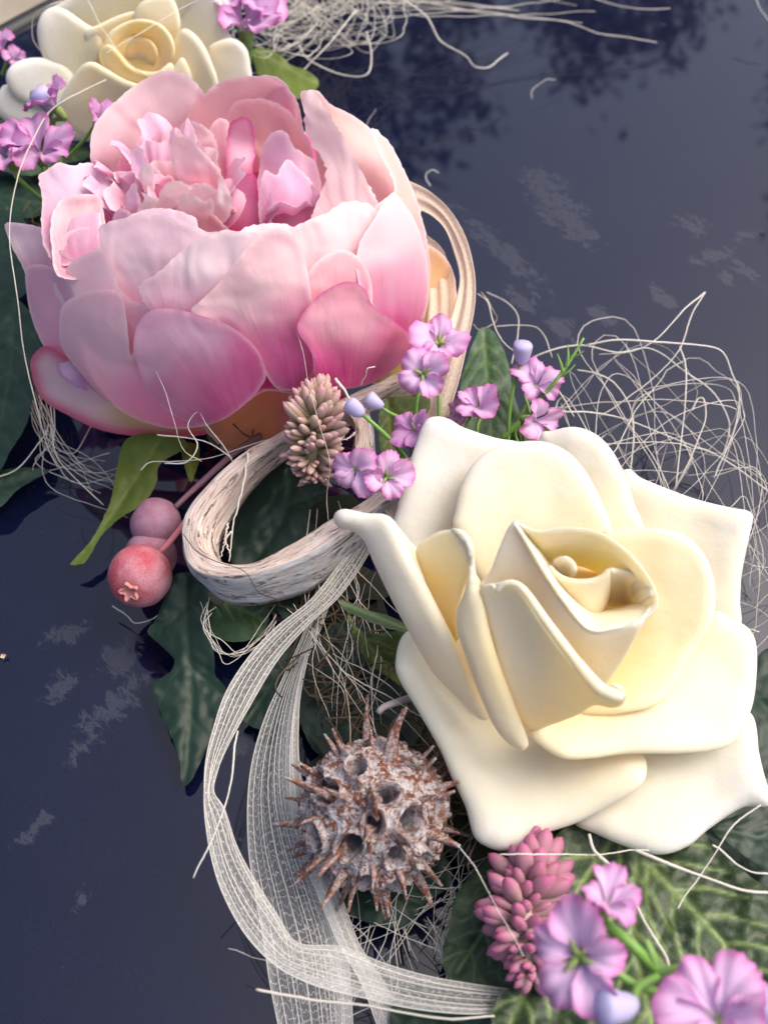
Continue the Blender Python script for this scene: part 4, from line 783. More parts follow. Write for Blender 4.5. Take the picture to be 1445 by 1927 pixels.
# dark leaves added inside the garland to fill its shaded gaps with black
rng = np.random.default_rng(11)
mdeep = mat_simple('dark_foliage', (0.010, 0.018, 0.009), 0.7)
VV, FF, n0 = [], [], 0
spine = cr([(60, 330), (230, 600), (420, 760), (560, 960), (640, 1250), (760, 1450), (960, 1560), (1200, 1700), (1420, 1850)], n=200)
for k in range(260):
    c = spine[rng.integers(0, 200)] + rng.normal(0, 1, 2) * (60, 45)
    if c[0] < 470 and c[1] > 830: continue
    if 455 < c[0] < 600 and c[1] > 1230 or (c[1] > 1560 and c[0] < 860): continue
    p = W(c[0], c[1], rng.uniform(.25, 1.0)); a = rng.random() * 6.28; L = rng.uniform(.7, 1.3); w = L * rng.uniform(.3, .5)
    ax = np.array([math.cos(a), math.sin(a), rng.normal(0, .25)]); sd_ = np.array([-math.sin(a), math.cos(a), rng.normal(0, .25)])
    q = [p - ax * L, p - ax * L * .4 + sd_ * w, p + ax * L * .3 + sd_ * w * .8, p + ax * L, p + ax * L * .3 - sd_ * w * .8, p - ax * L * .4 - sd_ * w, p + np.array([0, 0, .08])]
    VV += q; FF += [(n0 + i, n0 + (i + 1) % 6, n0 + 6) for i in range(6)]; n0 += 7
g = mesh_obj('foliage_filling', VV, FF, mdeep, smooth=False); tag(g, 'dark small foliage added to fill the black gaps under the flowers along the garland', 'foliage', kind='stuff')
# straw core of the garland
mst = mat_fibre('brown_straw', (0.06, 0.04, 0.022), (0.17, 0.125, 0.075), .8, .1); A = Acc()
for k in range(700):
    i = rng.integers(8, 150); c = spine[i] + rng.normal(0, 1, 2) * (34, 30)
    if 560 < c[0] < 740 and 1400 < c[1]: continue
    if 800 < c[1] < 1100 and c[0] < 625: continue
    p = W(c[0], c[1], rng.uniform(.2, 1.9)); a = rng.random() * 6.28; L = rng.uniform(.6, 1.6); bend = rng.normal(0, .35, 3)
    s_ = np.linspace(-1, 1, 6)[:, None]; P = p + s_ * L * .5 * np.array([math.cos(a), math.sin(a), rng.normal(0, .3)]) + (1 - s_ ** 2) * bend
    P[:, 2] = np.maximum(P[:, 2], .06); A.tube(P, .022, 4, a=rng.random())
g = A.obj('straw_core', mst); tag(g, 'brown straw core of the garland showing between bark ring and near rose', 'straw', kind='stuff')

# ================================================================== BARK RING
def mat_bark():
    m = M('whitewashed_bark'); uv = m.attr('puv', True); c = m.coord()
    f1 = m.noise(m.vmap(uv, (1.2, 16, 1)), 1.0, 5, 0.65, 0.25); f2 = m.noise(m.vmap(uv, (3.0, 70, 1)), 1.0, 3, 0.7, 0.1)
    crk = m.ramp(m.noise(m.vmap(uv, (1.3, 9, 1)), 1.0, 7, 0.8, 0.8), [(0.405, 1.0), (0.44, 0.0)])
    n = m.noise(c, 1.6, 4, 0.65)
    top = m.ramp(f1, [(0.28, (0.34, 0.22, 0.17)), (0.42, (0.62, 0.48, 0.42)), (0.56, (0.80, 0.70, 0.64)), (0.75, (0.86, 0.81, 0.76))])
    out = m.ramp(f2, [(0.32, (0.26, 0.26, 0.28)), (0.48, (0.56, 0.56, 0.57)), (0.7, (0.76, 0.76, 0.77))])  # outer face greyed: its bluish shade is put into the colour
    side = m.attr('side'); col = m.mix(side, top, out)
    col = m.mix(m.math('MULTIPLY', m.ramp(n, [(0.5, 0.0), (0.75, 1.0)]), .45), col, (0.62, 0.45, 0.36))
    col = m.mix(m.math('MULTIPLY', crk, .85), col, (0.085, 0.05, 0.035))
    m.p(Base_Color=col, Roughness=.85, Specular_IOR_Level=.2)
    h = m.math('ADD', m.math('MULTIPLY', f1, 1.0), m.math('SUBTRACT', m.math('MULTIPLY', f2, .5), m.math('MULTIPLY', crk, .7)))
    m.bump(h, .9, .07); return m.m
MBARK = mat_bark()
def bark_strip(name, st, nst, parent=None, thick_seed=0):
    """st: per station (inner-bottom, inner-top, outer-top, outer-bottom), each (px, py, h)"""
    n4 = [cr([W(*s[k]) for s in st], n=nst) for k in range(4)]
    ring = []; side = []
    per = 7
    for k in range(4):
        A_, B_ = n4[k], n4[(k + 1) % 4]
        for j in range(per):
            t = j / per; ring.append(A_ * (1 - t) + B_ * t); side.append(1.0 if k == 2 else (0.6 if k == 3 else 0.0))
    G = np.stack(ring, 1)                                    # nst x 28 x 3
    ctr = G.mean(1, keepdims=True); nvv = G.shape[1]
    # round the corners, then split it into fibres
    for _ in range(0): G = (np.roll(G, 1, 1) + 2 * G + np.roll(G, -1, 1)) / 4
    L = np.concatenate([[0], np.cumsum(np.linalg.norm(np.diff(ctr[:, 0], axis=0), axis=1))])
    D = (G - ctr); D /= np.linalg.norm(D, axis=2, keepdims=True) + 1e-9
    amp = np.zeros((nst, nvv))
    for i in range(nst):
        for j in range(nvv):
            amp[i, j] = .06 * mnoise.noise(Vector((L[i] * .5, j * .9, thick_seed))) + .035 * mnoise.noise(Vector((L[i] * 1.6, j * 2.3, thick_seed + 4)))
    G = G + D * amp[..., None]
    V = G.reshape(-1, 3); Fc = grid_faces(nst, nvv, wrap=True).tolist()
    Fc += [list(range(nvv))[::-1], [(nst - 1) * nvv + j for j in range(nvv)]]
    uvv = np.stack([np.repeat(L, nvv), np.tile(np.minimum(np.arange(nvv), nvv - np.arange(nvv)) / nvv * 3.0 + np.arange(nvv) * 0.0, nst), np.zeros(nst * nvv)], 1)
    return mesh_obj(name, V, Fc, MBARK, parent, {'puv': uvv, 'side': np.tile(side, nst)})
def up_st(o, i, h, dh=1.0):       # far side of the ring: its inner face looks at us
    o = np.array(o, float); i = np.array(i, float); t = o + (i - o) * .35
    return ((*i, h - dh), (*t, h), (*o, h - .05), (o[0] - 2, o[1] + 22, h - dh))
def lo_st(o, r, i, h, dh=1.15):   # near side: rim and outer face
    return ((i[0], i[1] + 26, h - dh), (*i, h), (*r, h + .02), (*o, h - dh))
barkr = thing('bark_ring', 'whitewashed strip of bark bent into a ring between peony and near rose', 'bark strip', W(540, 980, .5))
ST = [up_st((800, 700), (800, 745), 2.6, .6), up_st((763, 700), (765, 748), 3.0, .7), up_st((700, 724), (716, 768), 3.3, .8), up_st((626, 757), (643, 812), 3.5), up_st((570, 786), (580, 846), 3.5), up_st((519, 817), (528, 874), 3.4),
      up_st((455, 852), (476, 922), 3.3), up_st((395, 907), (438, 974), 3.2), up_st((354, 963), (420, 1008), 3.15, .9),
      ((414, 1034, 2.5), (376, 1024, 3.2), (344, 1008, 3.1), (344, 1030, 2.3)),
      ((422, 1066, 2.3), (400, 1046, 3.2), (352, 1054, 3.15), (358, 1074, 2.3)),
      lo_st((382, 1100), (378, 1078), (430, 1060), 3.2, .9), lo_st((424, 1133), (424, 1085), (470, 1062), 3.25), lo_st((480, 1138), (482, 1080), (512, 1046), 3.3), lo_st((548, 1122), (560, 1054), (566, 1016), 3.35), lo_st((612, 1094), (618, 1024), (620, 980), 3.45), lo_st((690, 1026), (690, 970), (688, 942), 3.6), lo_st((760, 965), (755, 925), (750, 890), 3.7)]
bark_strip('bark_band', ST, 330, barkr)
ST2 = [((640, 790, 3.1), (650, 770, 3.5), (676, 760, 3.5), (672, 780, 3.0)), ((668, 812, 3.3), (668, 800, 3.9), (694, 782, 3.9), (700, 800, 3.4)), ((664, 850, 3.3), (668, 848, 3.9), (702, 842, 3.9), (706, 850, 3.3)), ((668, 890, 3.0), (676, 892, 3.6), (712, 884, 3.6), (716, 890, 3.0)), ((690, 940, 2.8), (700, 930, 3.4), (742, 920, 3.4), (746, 930, 2.8)), ((720, 990, 2.6), (730, 980, 3.2), (770, 970, 3.2), (774, 980, 2.6))]
bark_strip('bark_end', ST2, 90, barkr, 7)
A = Acc()
def pxs(*p): return np.array([W(*q) for q in p])
for P in ([(468, 852, 3.4), (460, 900, 3.2), (446, 960, 2.9), (436, 1010, 2.6), (432, 1055, 2.5)], [(430, 985, 2.6), (425, 1010, 2.5), (416, 1050, 2.4)], [(436, 1000, 2.7), (424, 1015, 2.6), (434, 1040, 2.5)], [(672, 812, 3.9), (652, 826, 4.0), (636, 822, 4.0)]):
    Q = cr(pxs(*P), n=24); Q = Q + rng.normal(0, .012, Q.shape); A = Acc(); A.tube(Q, .03, 5, np.linspace(1, .4, 24), a=.8)
    A.obj('splinter', MFIB, barkr)

# ================================================================== BERRIES
def mat_berry():
    m = M('frosted_berry'); c = m.coord(); r = m.attr('rnd')
    n = m.noise(c, 1.3, 4, .6); g = m.noise(c, 26, 3, .8)
    red = m.mix(r, (0.26, 0.11, 0.17), (0.42, 0.05, 0.07)); fr_ = m.mix(r, (0.36, 0.22, 0.30), (0.50, 0.27, 0.32))
    f = m.math('ADD', m.ramp(n, [(.38, 0.0), (.62, .75)]), m.math('MULTIPLY', m.ramp(g, [(.45, 0.0), (.65, 1.0)]), .45), clamp=True)
    m.p(Base_Color=m.mix(f, red, fr_), Roughness=.75, Specular_IOR_Level=.3, Subsurface_Weight=.1, Subsurface_Scale=.1 * CM); m.bump(g, .35, .03); return m.m
MBER = mat_berry()
berries = thing('berry_sprig', 'sprig of three frosted pink berries on red stems, left of the bark ring', 'berries', W(290, 1050, .3))
def berry(px, py, h, rpx, red, fdir, calyx=True):
    c = W(px, py, h); r = rpx / F * np.linalg.norm(c - CAM) * .97
    nu, nv = 40, 56; th = np.linspace(.0, math.pi, nu)[:, None]; ph = np.linspace(0, 2 * math.pi, nv, endpoint=False)[None]
    D = np.stack([np.sin(th) * np.cos(ph), np.sin(th) * np.sin(ph), np.cos(th) + 0 * ph], -1).reshape(-1, 3)
    f = np.array(fdir, float); f /= np.linalg.norm(f); a = np.cross(f, [0, 0, 1.0]); a /= np.linalg.norm(a); b = np.cross(f, a)
    R = np.stack([a, b, f], 0); rad = np.ones(len(D)) - .10 * np.exp(-(np.arccos(np.clip(D[:, 2], -1, 1)) / .28) ** 2) + .02 * np.array([mnoise.noise(Vector(d * 2)) for d in D])
    V = c + (D * rad[:, None] * np.array([1, 1, .97])) @ R * r
    o = mesh_obj('berry', V, grid_faces(nu, nv, True), MBER, berries, {'rnd': np.full(len(V), red)})
    if calyx:   # five-pointed dried calyx
        k = 50; t = np.linspace(0, 2 * math.pi, k, endpoint=False); rr = .17 + .15 * (0.5 + 0.5 * np.cos(5 * t)) ** 1.5
        rows = []
        for q, z in ((.15, .90), (.55, .93), (.85, 1.06), (1.0, 1.10), (1.08, 1.06), (1.05, .93)):
            x = np.cos(t) * rr * q; y = np.sin(t) * rr * q; zz = np.full(k, z) + .03 * np.cos(5 * t) * q
            rows.append(np.stack([x, y, zz], 1))
        G = np.concatenate(rows) @ R * r + c
        mesh_obj('calyx', G, grid_faces(6, k, True), mat_simple('dry_calyx', (0.52, 0.22, 0.20), .85), o)
    return o
tocam = CAM - W(263, 1085, 1.3)
berry(293, 984, 1.5, 49, .05, (-.6, .2, .4), False); berry(284, 1046, 1.1, 50, .15, (-.6, -.2, .3), False); bfront = berry(264, 1084, 1.75, 60, .95, tocam / np.linalg.norm(tocam) + np.array([-.38, -.62, -.2]))
ms = mat_fibre('red_stem', (0.45, 0.10, 0.13), (0.55, 0.22, 0.24), .7, 0)
def one_tube(name, P, r, mat, parent=None, n=24, taper=None, sides=7, a=.5, **k):
    Q = cr(pxs(*P), n=n); V, Fc, caps = tube(Q, r, sides, taper); return mesh_obj(name, V, Fc.tolist() + caps, mat, parent, {'rnd': np.full(len(V), a)}, **k)
one_tube('stem', [(300, 1040, 2.0), (318, 1022, 2.1), (340, 995, 2.1), (362, 965, 2.0), (400, 915, 1.6)], .075, ms, berries, taper=np.linspace(1, 1.2, 24))
one_tube('stem', [(330, 955, 1.8), (345, 940, 1.8), (372, 915, 1.8), (410, 880, 1.7), (445, 850, 1.6), (490, 820, 1.5)], .085, mat_fibre('purple_stem', (0.16, 0.08, 0.12), (0.24, 0.14, 0.18), .7, 0), berries, taper=np.linspace(.8, 1.2, 24))

# ================================================================== SPIKY SEED POD
def mat_pod(name, spike):
    m = M(name); c = m.coord(); cav = m.attr('cav')
    n = m.noise(c, 4.5, 5, .7, .3); n2 = m.noise(c, 14, 4, .75); n3 = m.noise(m.coord((1, 1, 3)), 7, 3, .7, .5)
    cop = m.ramp(n2, [(.3, (0.06, 0.022, 0.014)), (.55, (0.23, 0.085, 0.045)), (.75, (0.38, 0.19, 0.12))])
    wh = m.ramp(n2, [(.3, (0.32, 0.28, 0.28)), (.6, (0.60, 0.57, 0.58))])
    f = m.ramp(m.math('ADD', m.math('MULTIPLY', n, .5), m.math('MULTIPLY', n3, .5)), [(.45, 0.0), (.53, 1.0)] if not spike else [(.46, 0.0), (.58, .75)])
    col = m.mix(f, cop, wh); col = m.mix(cav, col, m.ramp(n, [(.3, (0.13, 0.13, 0.15)), (.7, (0.34, 0.34, 0.38))]))
    m.p(Base_Color=col, Roughness=.7, Specular_IOR_Level=.3)
    m.bump(m.math('ADD', n, m.math('MULTIPLY', n2, .8)), 1.0, .06 if not spike else .03); return m.m
GC = W(704, 1532, 2.05); GRd = 136 / F * np.linalg.norm(GC - CAM)
pod = thing('seed_pod', 'spiky brown seed pod washed with white, below the near rose', 'seed pod', GC - np.array([0, 0, GRd * .9]))
def build_pod():
    rg = np.random.default_rng(5); import bmesh
    N = 46; i = np.arange(N); z = 1 - 2 * (i + .5) / N; ph = i * 2.39996
    cen = np.stack([np.sqrt(1 - z * z) * np.cos(ph), np.sqrt(1 - z * z) * np.sin(ph), z], 1) + rg.normal(0, .07, (N, 3)); cen /= np.linalg.norm(cen, axis=1, keepdims=True)
    bm = bmesh.new(); bmesh.ops.create_icosphere(bm, subdivisions=7, radius=1.0)
    V = np.array([v.co[:] for v in bm.verts]); Fc = np.array([[v.index for v in f.verts] for f in bm.faces]); bm.free()
    V /= np.linalg.norm(V, axis=1, keepdims=True)
    ang = np.arccos(np.clip(V @ cen.T, -1, 1)); hw = rg.uniform(.15, .235, N); ax = rg.normal(0, 1, (N, 3)); ax -= (ax * cen).sum(1, keepdims=True) * cen; ax /= np.linalg.norm(ax, axis=1, keepdims=True)
    rel = V[:, None, :] - cen[None]; el = np.abs((rel * ax[None]).sum(-1)); a2 = np.sqrt(np.maximum(ang ** 2 + 1.2 * el ** 2 * 0.8, 0))
    q = (a2 / hw[None]).min(1)
    hole = 1 / (1 + np.exp((q - .92) * 16)); rim = np.exp(-((q - 1.12) / .25) ** 2)
    fine = np.array([mnoise.noise(Vector(v * 9)) * .5 + mnoise.noise(Vector(v * 22)) * .35 + mnoise.noise(Vector(v * 50)) * .2 for v in V])
    r = 1 - .42 * hole + .12 * rim + fine * .075 * (1 - .6 * hole)
    P = GC + V * (r * GRd * .92)[:, None]
    mesh_obj('pod_body', P, Fc, mat_pod('pod_body', False), pod, {'cav': np.clip(hole * 1.1, 0, 1)})
    msp = mat_pod('pod_spike', True); tc = (CAM - GC) / np.linalg.norm(CAM - GC)
    protos = []
    for k in range(6):          # six beak shapes, shared
        n = 14; s = np.linspace(0, 1, n); L = rg.uniform(.62, .86); bx = rg.uniform(.05, .30)
        C = np.stack([bx * s ** 2, rg.normal(0, .03) * s, L * s], 1); rad = .115 * (1 - s) ** 1.25 + .026 + .045 * (s < .1)
        Vt, Ft, caps = tube(C, rad, 10); th = np.tile(np.arange(10) / 10 * 2 * math.pi, n)
        Vt[:n * 10] += (Vt[:n * 10] - np.repeat(C, 10, 0)) * (.35 * np.sin(th * 3 + 4 * np.repeat(s, 10)))[:, None]
        Vt[:, 1] *= .72
        o = mesh_obj('spike', Vt * GRd, Ft.tolist() + caps, msp, pod, {'cav': np.zeros(len(Vt))}); protos.append((o, o.data)); 
    used = 0
    for k in range(N):
        for sg in (1, -1):
            d = cen[k] + np.cross(cen[k], ax[k]) * sg * hw[k] * 1.25 + rg.normal(0, .03, 3); d /= np.linalg.norm(d)
            if d @ tc < -.35 or (sg == -1 and rg.random() < .35): continue
            o, me = protos[used % 6]
            if used >= 6:
                o = o.copy(); COL.objects.link(o)
            out = d + np.cross(cen[k], ax[k]) * sg * .25; out /= np.linalg.norm(out)
            side = -np.cross(cen[k], ax[k]) * sg; side -= out * (side @ out); side /= np.linalg.norm(side); yy = np.cross(out, side)
            Mx = Matrix(np.stack([side, yy, out], 1).tolist()); sc = rg.uniform(.5, .88)
            o.parent = pod; o.rotation_mode = 'QUATERNION'
            # verts were stored relative to the pod's base; undo that by placing the mesh's own zero at the spike root
            root = (GC + d * GRd * .80 - base_of(pod)) * CM
            off = Vector((np.array(base_of(pod)) * CM).tolist())
            o.rotation_quaternion = Mx.to_quaternion(); o.scale = (sc, sc, sc * rg.uniform(.85, 1.15))
            o['_r'] = 1; del o['_r']
            o.location = Vector(root) + o.rotation_quaternion @ Vector([a * b for a, b in zip(off, o.scale)])
            used += 1
build_pod()
one = one_tube('twig', [(712, 1342, 2.7), (720, 1332, 2.75), (745, 1322, 2.7), (778, 1312, 2.5), (820, 1300, 2.0)], .09, mat_fibre('grey_twig', (0.24, 0.20, 0.20), (0.50, 0.45, 0.45), .9, 0), taper=np.linspace(.8, 1.1, 24)); tag(one, 'short grey twig poking out beside the near rose above the seed pod', 'twig')

# ================================================================== SEDUM HEADS
def sedum(label, pts, h, rpx, cols, leaf_l, seed, n, tilt=.5, name='sedum_head'):
    """a head of small fleshy leaflets round a short core; pts = core axis in (px,py,h)"""
    rg = np.random.default_rng(seed); ax = cr(pxs(*pts), n=30); c0 = ax.mean(0)
    t = thing(name, label, 'artificial succulent', ax[-1] - np.array([0, 0, .3]))
    m = M('sedum_leaflet_%d' % seed); r = m.attr('s'); oi = m.n('ObjectInfo'); rn = oi.outputs['Random']
    base = m.mix(rn, cols[0], cols[1]); tip = m.mix(rn, cols[2], cols[3])
    m.p(Base_Color=m.mix(r, base, tip), Roughness=.55, Subsurface_Weight=.15, Subsurface_Scale=.1 * CM, Specular_IOR_Level=.35)
    m.bump(m.noise(m.coord(), 25, 2, .6), .15, .02)
    # fleshy leaflet, pointed
    s = np.linspace(0, 1, 10); prof = np.interp(s, [0, .15, .45, .7, .87, .96, 1], [.18, .28, .42, .45, .32, .16, .02])
    C = np.stack([0.12 * s ** 2, 0 * s, s], 1) * leaf_l; Vt, Ft, caps = tube(C, prof * leaf_l * (.33 if seed == 3 else .40), 8); Vt[:, 1] *= 1.25
    sa = np.concatenate([np.repeat(s, 8), [0, 1]]) ** 2
    bo = base_of(t)
    proto = mesh_obj('leaflet', Vt + bo, Ft.tolist() + caps, m.m, t, {'s': sa})
    R = rpx / F * np.linalg.norm(c0 - CAM); A = Acc(); A.tube(ax, R * .30, 10, np.sin(np.linspace(.5, 2.6, 30)))
    A.obj('core', m.m, t)
    T = ax[-1] - ax[0]; T /= np.linalg.norm(T); up = -T
    u0 = np.cross(up, [0, 0, 1.0]); u0 /= np.linalg.norm(u0); v0 = np.cross(up, u0)
    tc = (CAM - c0) / np.linalg.norm(CAM - c0)
    for k in range(n):
        f = (k + .5) / n; a = k * 2.39996
        o = proto if k == 0 else proto.copy()
        if k: COL.objects.link(o)
        p = ax[int(f ** .85 * 29)]; rd = math.cos(a) * u0 + math.sin(a) * v0
        el = (1 - f) ** 1.5 * 1.2 - tilt * f; w = R * .62 * math.sin(.5 + 2.1 * f)
        d = rd * math.cos(el) + up * math.sin(el) + rg.normal(0, .20, 3); d /= np.linalg.norm(d)
        x = up - d * (up @ d); x /= np.linalg.norm(x) + 1e-9; y = np.cross(d, x)
        o.parent = t; o.rotation_mode = 'QUATERNION'; o.rotation_quaternion = Matrix(np.stack([x, y, d], 1).tolist()).to_quaternion()
        sc = rg.uniform(.6, 1.2) * (.65 + .5 * math.sin(math.pi * min(1, f + .15))); o.scale = (sc,) * 3
        o.location = Vector(((p + d * w * .38 - bo) * CM).tolist())
    return t
sedum('small dusty pink and green sedum head between the peony and the bark ring', [(600, 756, 4.6), (592, 800, 4.4), (588, 850, 3.9), (592, 895, 3.3)], 4, 68, [(0.24, 0.27, 0.13), (0.34, 0.22, 0.18), (0.56, 0.27, 0.33), (0.50, 0.38, 0.32)], .60, 3, 270)
sedum('raspberry pink sedum head hanging under the lower petals of the near rose', [(1012, 1612, 2.2), (1000, 1665, 2.5), (985, 1730, 2.7), (1005, 1825, 2.6)], 3, 70, [(0.46, 0.34, 0.32), (0.40, 0.24, 0.26), (0.34, 0.055, 0.17), (0.42, 0.11, 0.24)], .68, 4, 200, .9)

# ================================================================== SHEER RIBBONS
def mat_ribbon(name, c0, dens, ht=(1.0, 1.0)):
    m = M(name); uv = m.attr('puv', True)     # u across 0..1, v along in cm
    dist = m.noise(m.vmap(uv, (3, 2.2, 1)), 1.0, 3, .6)
    ua = m.n('SeparateXYZ'); m.t.links.new(uv, ua.inputs[0])
    long_ = m.math('ABSOLUTE', m.math('SINE', m.math('ADD', m.math('MULTIPLY', ua.outputs[0], 130.0), m.math('MULTIPLY', dist, 5.0))))
    lf = m.ramp(long_, [(.25, 1.0), (.75, 0.0)])
    vy = m.math('ADD', m.math('MULTIPLY', ua.outputs[1], 17.0), m.math('MULTIPLY', m.noise(m.vmap(uv, (9, 1.2, 1)), 1.0, 2, .5), 14.0))
    cross = m.math('ABSOLUTE', m.math('SINE', vy)); cf = m.ramp(cross, [(.05, 1.0), (.22, 0.0)])
    ribs = m.math('ABSOLUTE', m.math('SINE', m.math('MULTIPLY', ua.outputs[0], 9.0 * math.pi))); rf = m.ramp(ribs, [(.06, 1.0), (.2, 0.0)])
    fold = m.attr('s')
    al = m.math('ADD', m.math('MULTIPLY', lf, .34), m.math('ADD', m.math('MULTIPLY', cf, .62), m.math('MULTIPLY', rf, .5)))
    al = m.math('ADD', al, m.math('ADD', dens, m.math('MULTIPLY', fold, .55)), clamp=True)
    m.p(Base_Color=c0, Roughness=.6, Specular_IOR_Level=.3)
    tr = m.n('BsdfTransparent'); tl = m.n('BsdfTranslucent'); m.set(tl.inputs[0], c0); a = m.n('MixShader'); a.inputs[0].default_value = .35
    m.t.links.new(m.b.outputs[0], a.inputs[1]); m.t.links.new(tl.outputs[0], a.inputs[2])
    b = m.n('MixShader'); m.set(b.inputs[0], al); m.t.links.new(tr.outputs[0], b.inputs[1]); m.t.links.new(a.outputs[0], b.inputs[2]); m.t.links.new(b.outputs[0], m.out.inputs[0]); return m.m
MRIB = mat_ribbon('sheer_white_ribbon', (0.90, 0.90, 0.86), .05); MRIBC = mat_ribbon('sheer_cream_ribbon', (0.93, 0.78, 0.62), .42)
def ribbon(parent, st, mat, folds=3, amp=.05, n=220, nv=36, rib=(0.0, .14, .3, .48, .66, .84, 1.0), dense=None, name='ribbon_band', seed=0, rr=.010):
    """st: stations ((px,py,h) left edge, (px,py,h) right edge)"""
    Lp = cr([W(*a) for a, b in st], n=n); Rp = cr([W(*b) for a, b in st], n=n); s = np.linspace(0, 1, nv)
    G = Lp[:, None] * (1 - s)[None, :, None] + Rp[:, None] * s[None, :, None]
    Ln = np.concatenate([[0], np.cumsum(np.linalg.norm(np.diff(G[:, nv // 2], axis=0), axis=1))])
    T = np.gradient(G[:, nv // 2], axis=0); T /= np.linalg.norm(T, axis=1, keepdims=True); Wd = Rp - Lp; N = np.cross(T, Wd); N /= np.linalg.norm(N, axis=1, keepdims=True) + 1e-9
    z = np.zeros((n, nv))
    for i in range(n):
        for j in range(nv): z[i, j] = amp * (math.sin(folds * s[j] * 6.28 + .35 * Ln[i] + seed) + .8 * mnoise.noise(Vector((s[j] * 3, Ln[i] * .35, seed))))
    G = G + N[:, None] * z[..., None]
    v = np.repeat(Ln, nv); u = np.tile(s, n); fs = np.zeros(n * nv) if dense is None else np.interp(u, [d[0] for d in dense], [d[1] for d in dense])
    o = mesh_obj(name, G.reshape(-1, 3), grid_faces(n, nv), mat, parent, {'puv': np.stack([u, v, 0 * v], 1), 's': fs})
    mf = MFIB if mat is MRIB else bpy.data.materials.get('ribbon_rib') or mat_fibre('ribbon_rib', (0.88, 0.74, 0.58), (0.93, 0.84, 0.72))
    for q in rib:
        j = min(nv - 1, int(q * (nv - 1))); V, Fc, caps = tube(G[:, j] + N * .01, rr, 5); mesh_obj('rib', V, Fc.tolist() + caps, mf, parent, {'rnd': np.full(len(V), .8)})
    return o
# fibres frayed along an edge
ra = thing('sheer_ribbon', 'narrow sheer white ribbon curving down from the bark ring and twisting to the right', 'ribbon', W(440, 1500, .2), 'sheer skeleton ribbons')
ribbon(ra, [((672, 1022, 2.6), (706, 1010, 2.6)), ((640, 1062, 2.6), (690, 1050, 2.6)), ((585, 1130, 2.5), (640, 1122, 2.5)), ((520, 1182, 2.4), (578, 1180, 2.4)), ((466, 1240, 2.4), (522, 1244, 2.3)), ((424, 1306, 2.4), (474, 1322, 2.2)), ((398, 1384, 2.4), (432, 1398, 2.2)), ((386, 1440, 2.5), (410, 1450, 2.2)), ((384, 1490, 2.6), (402, 1486, 2.2)), ((386, 1540, 2.5), (424, 1522, 2.1)), ((398, 1610, 2.3), (446, 1590, 2.0)), ((420, 1680, 2.1), (476, 1648, 1.9)), ((462, 1756, 2.0), (520, 1716, 1.8)), ((520, 1816, 2.0), (560, 1772, 1.8)), ((590, 1852, 2.1), (640, 1780, 1.9)), ((680, 1876, 2.1), (720, 1812, 2.0)), ((780, 1898, 2.1), (800, 1836, 2.0)), ((880, 1908, 2.0), (890, 1852, 1.9)), ((960, 1904, 1.8), (965, 1862, 1.7))],
       MRIB, 2, .04, rib=(0, .16, .33, .5, .7, .86, 1), dense=[(0, .5), (.2, .2), (.5, 0), (.8, .25), (1, .5)], seed=1)
rb = thing('sheer_ribbon', 'wide sheer white ribbon hanging straight down to the bottom edge, seed pod at its right', 'ribbon', W(540, 1560, .2), 'sheer skeleton ribbons')
ribbon(rb, [((596, 1110, 1.7), (640, 1080, 1.7)), ((572, 1190, 1.5), (606, 1180, 1.6)), ((536, 1270, 1.2), (572, 1260, 1.5)), ((500, 1350, 1.0), (556, 1340, 1.5)), ((476, 1430, .9), (550, 1420, 1.4)), ((466, 1510, .8), (556, 1500, 1.2)), ((468, 1600, .8), (580, 1590, .9)), ((480, 1680, .7), (616, 1680, .7)), ((496, 1770, .6), (648, 1770, .6)), ((508, 1850, .6), (660, 1850, .6)), ((524, 1930, .5), (664, 1930, .5)), ((540, 2020, .5), (672, 2020, .5))],
       MRIB, 1, .03, rib=(0, .12, .3, .46, .6, .74, .88, 1), dense=[(0, .6), (.08, .1), (.5, .0), (.72, .1), (.85, .6), (1, .7)], seed=2)
rc = thing('sheer_ribbon', 'folded sheer white ribbon strip running down behind the left of the seed pod', 'ribbon', W(600, 1650, .3), 'sheer skeleton ribbons')
ribbon(rc, [((574, 1230, 1.7), (580, 1230, 1.5)), ((556, 1310, 1.7), (564, 1310, 1.4)), ((548, 1380, 1.7), (562, 1380, 1.3)), ((546, 1450, 1.6), (566, 1450, 1.2)), ((552, 1530, 1.4), (584, 1530, 1.0)), ((574, 1620, 1.2), (616, 1620, .9)), ((606, 1700, 1.0), (648, 1700, .8)), ((640, 1780, .9), (678, 1780, .7)), ((680, 1850, .8), (724, 1850, .6)), ((710, 1930, .7), (765, 1925, .5)), ((740, 2000, .6), (800, 2000, .5))], MRIB, 1, .03, rib=(0, .3, .7, 1), dense=[(0, .5), (1, .5)], seed=3)
rd_ = thing('sheer_ribbon', 'cream sheer ribbon looping out behind the right side of the peony', 'ribbon', W(870, 560, .3), 'sheer skeleton ribbons')
ribbon(rd_, [((730, 322, 5.2), (740, 380, 5.0)), ((762, 338, 5.2), (780, 392, 5.0)), ((806, 360, 5.2), (812, 406, 5.0)), ((846, 396, 5.2), (838, 432, 5.0)), ((876, 446, 5.2), (856, 476, 4.9)), ((892, 510, 5.0), (866, 524, 4.8)), ((893, 572, 4.8), (856, 572, 4.7)), ((880, 640, 4.5), (838, 622, 4.5)), ((864, 710, 4.2), (812, 680, 4.2)), ((846, 770, 3.8), (790, 740, 3.8)), ((830, 830, 3.2), (775, 800, 3.3))], MRIBC, 2, .04, rib=(0, .25, .5, .75, 1), dense=[(0, .5), (.3, .2), (1, .5)], seed=4)
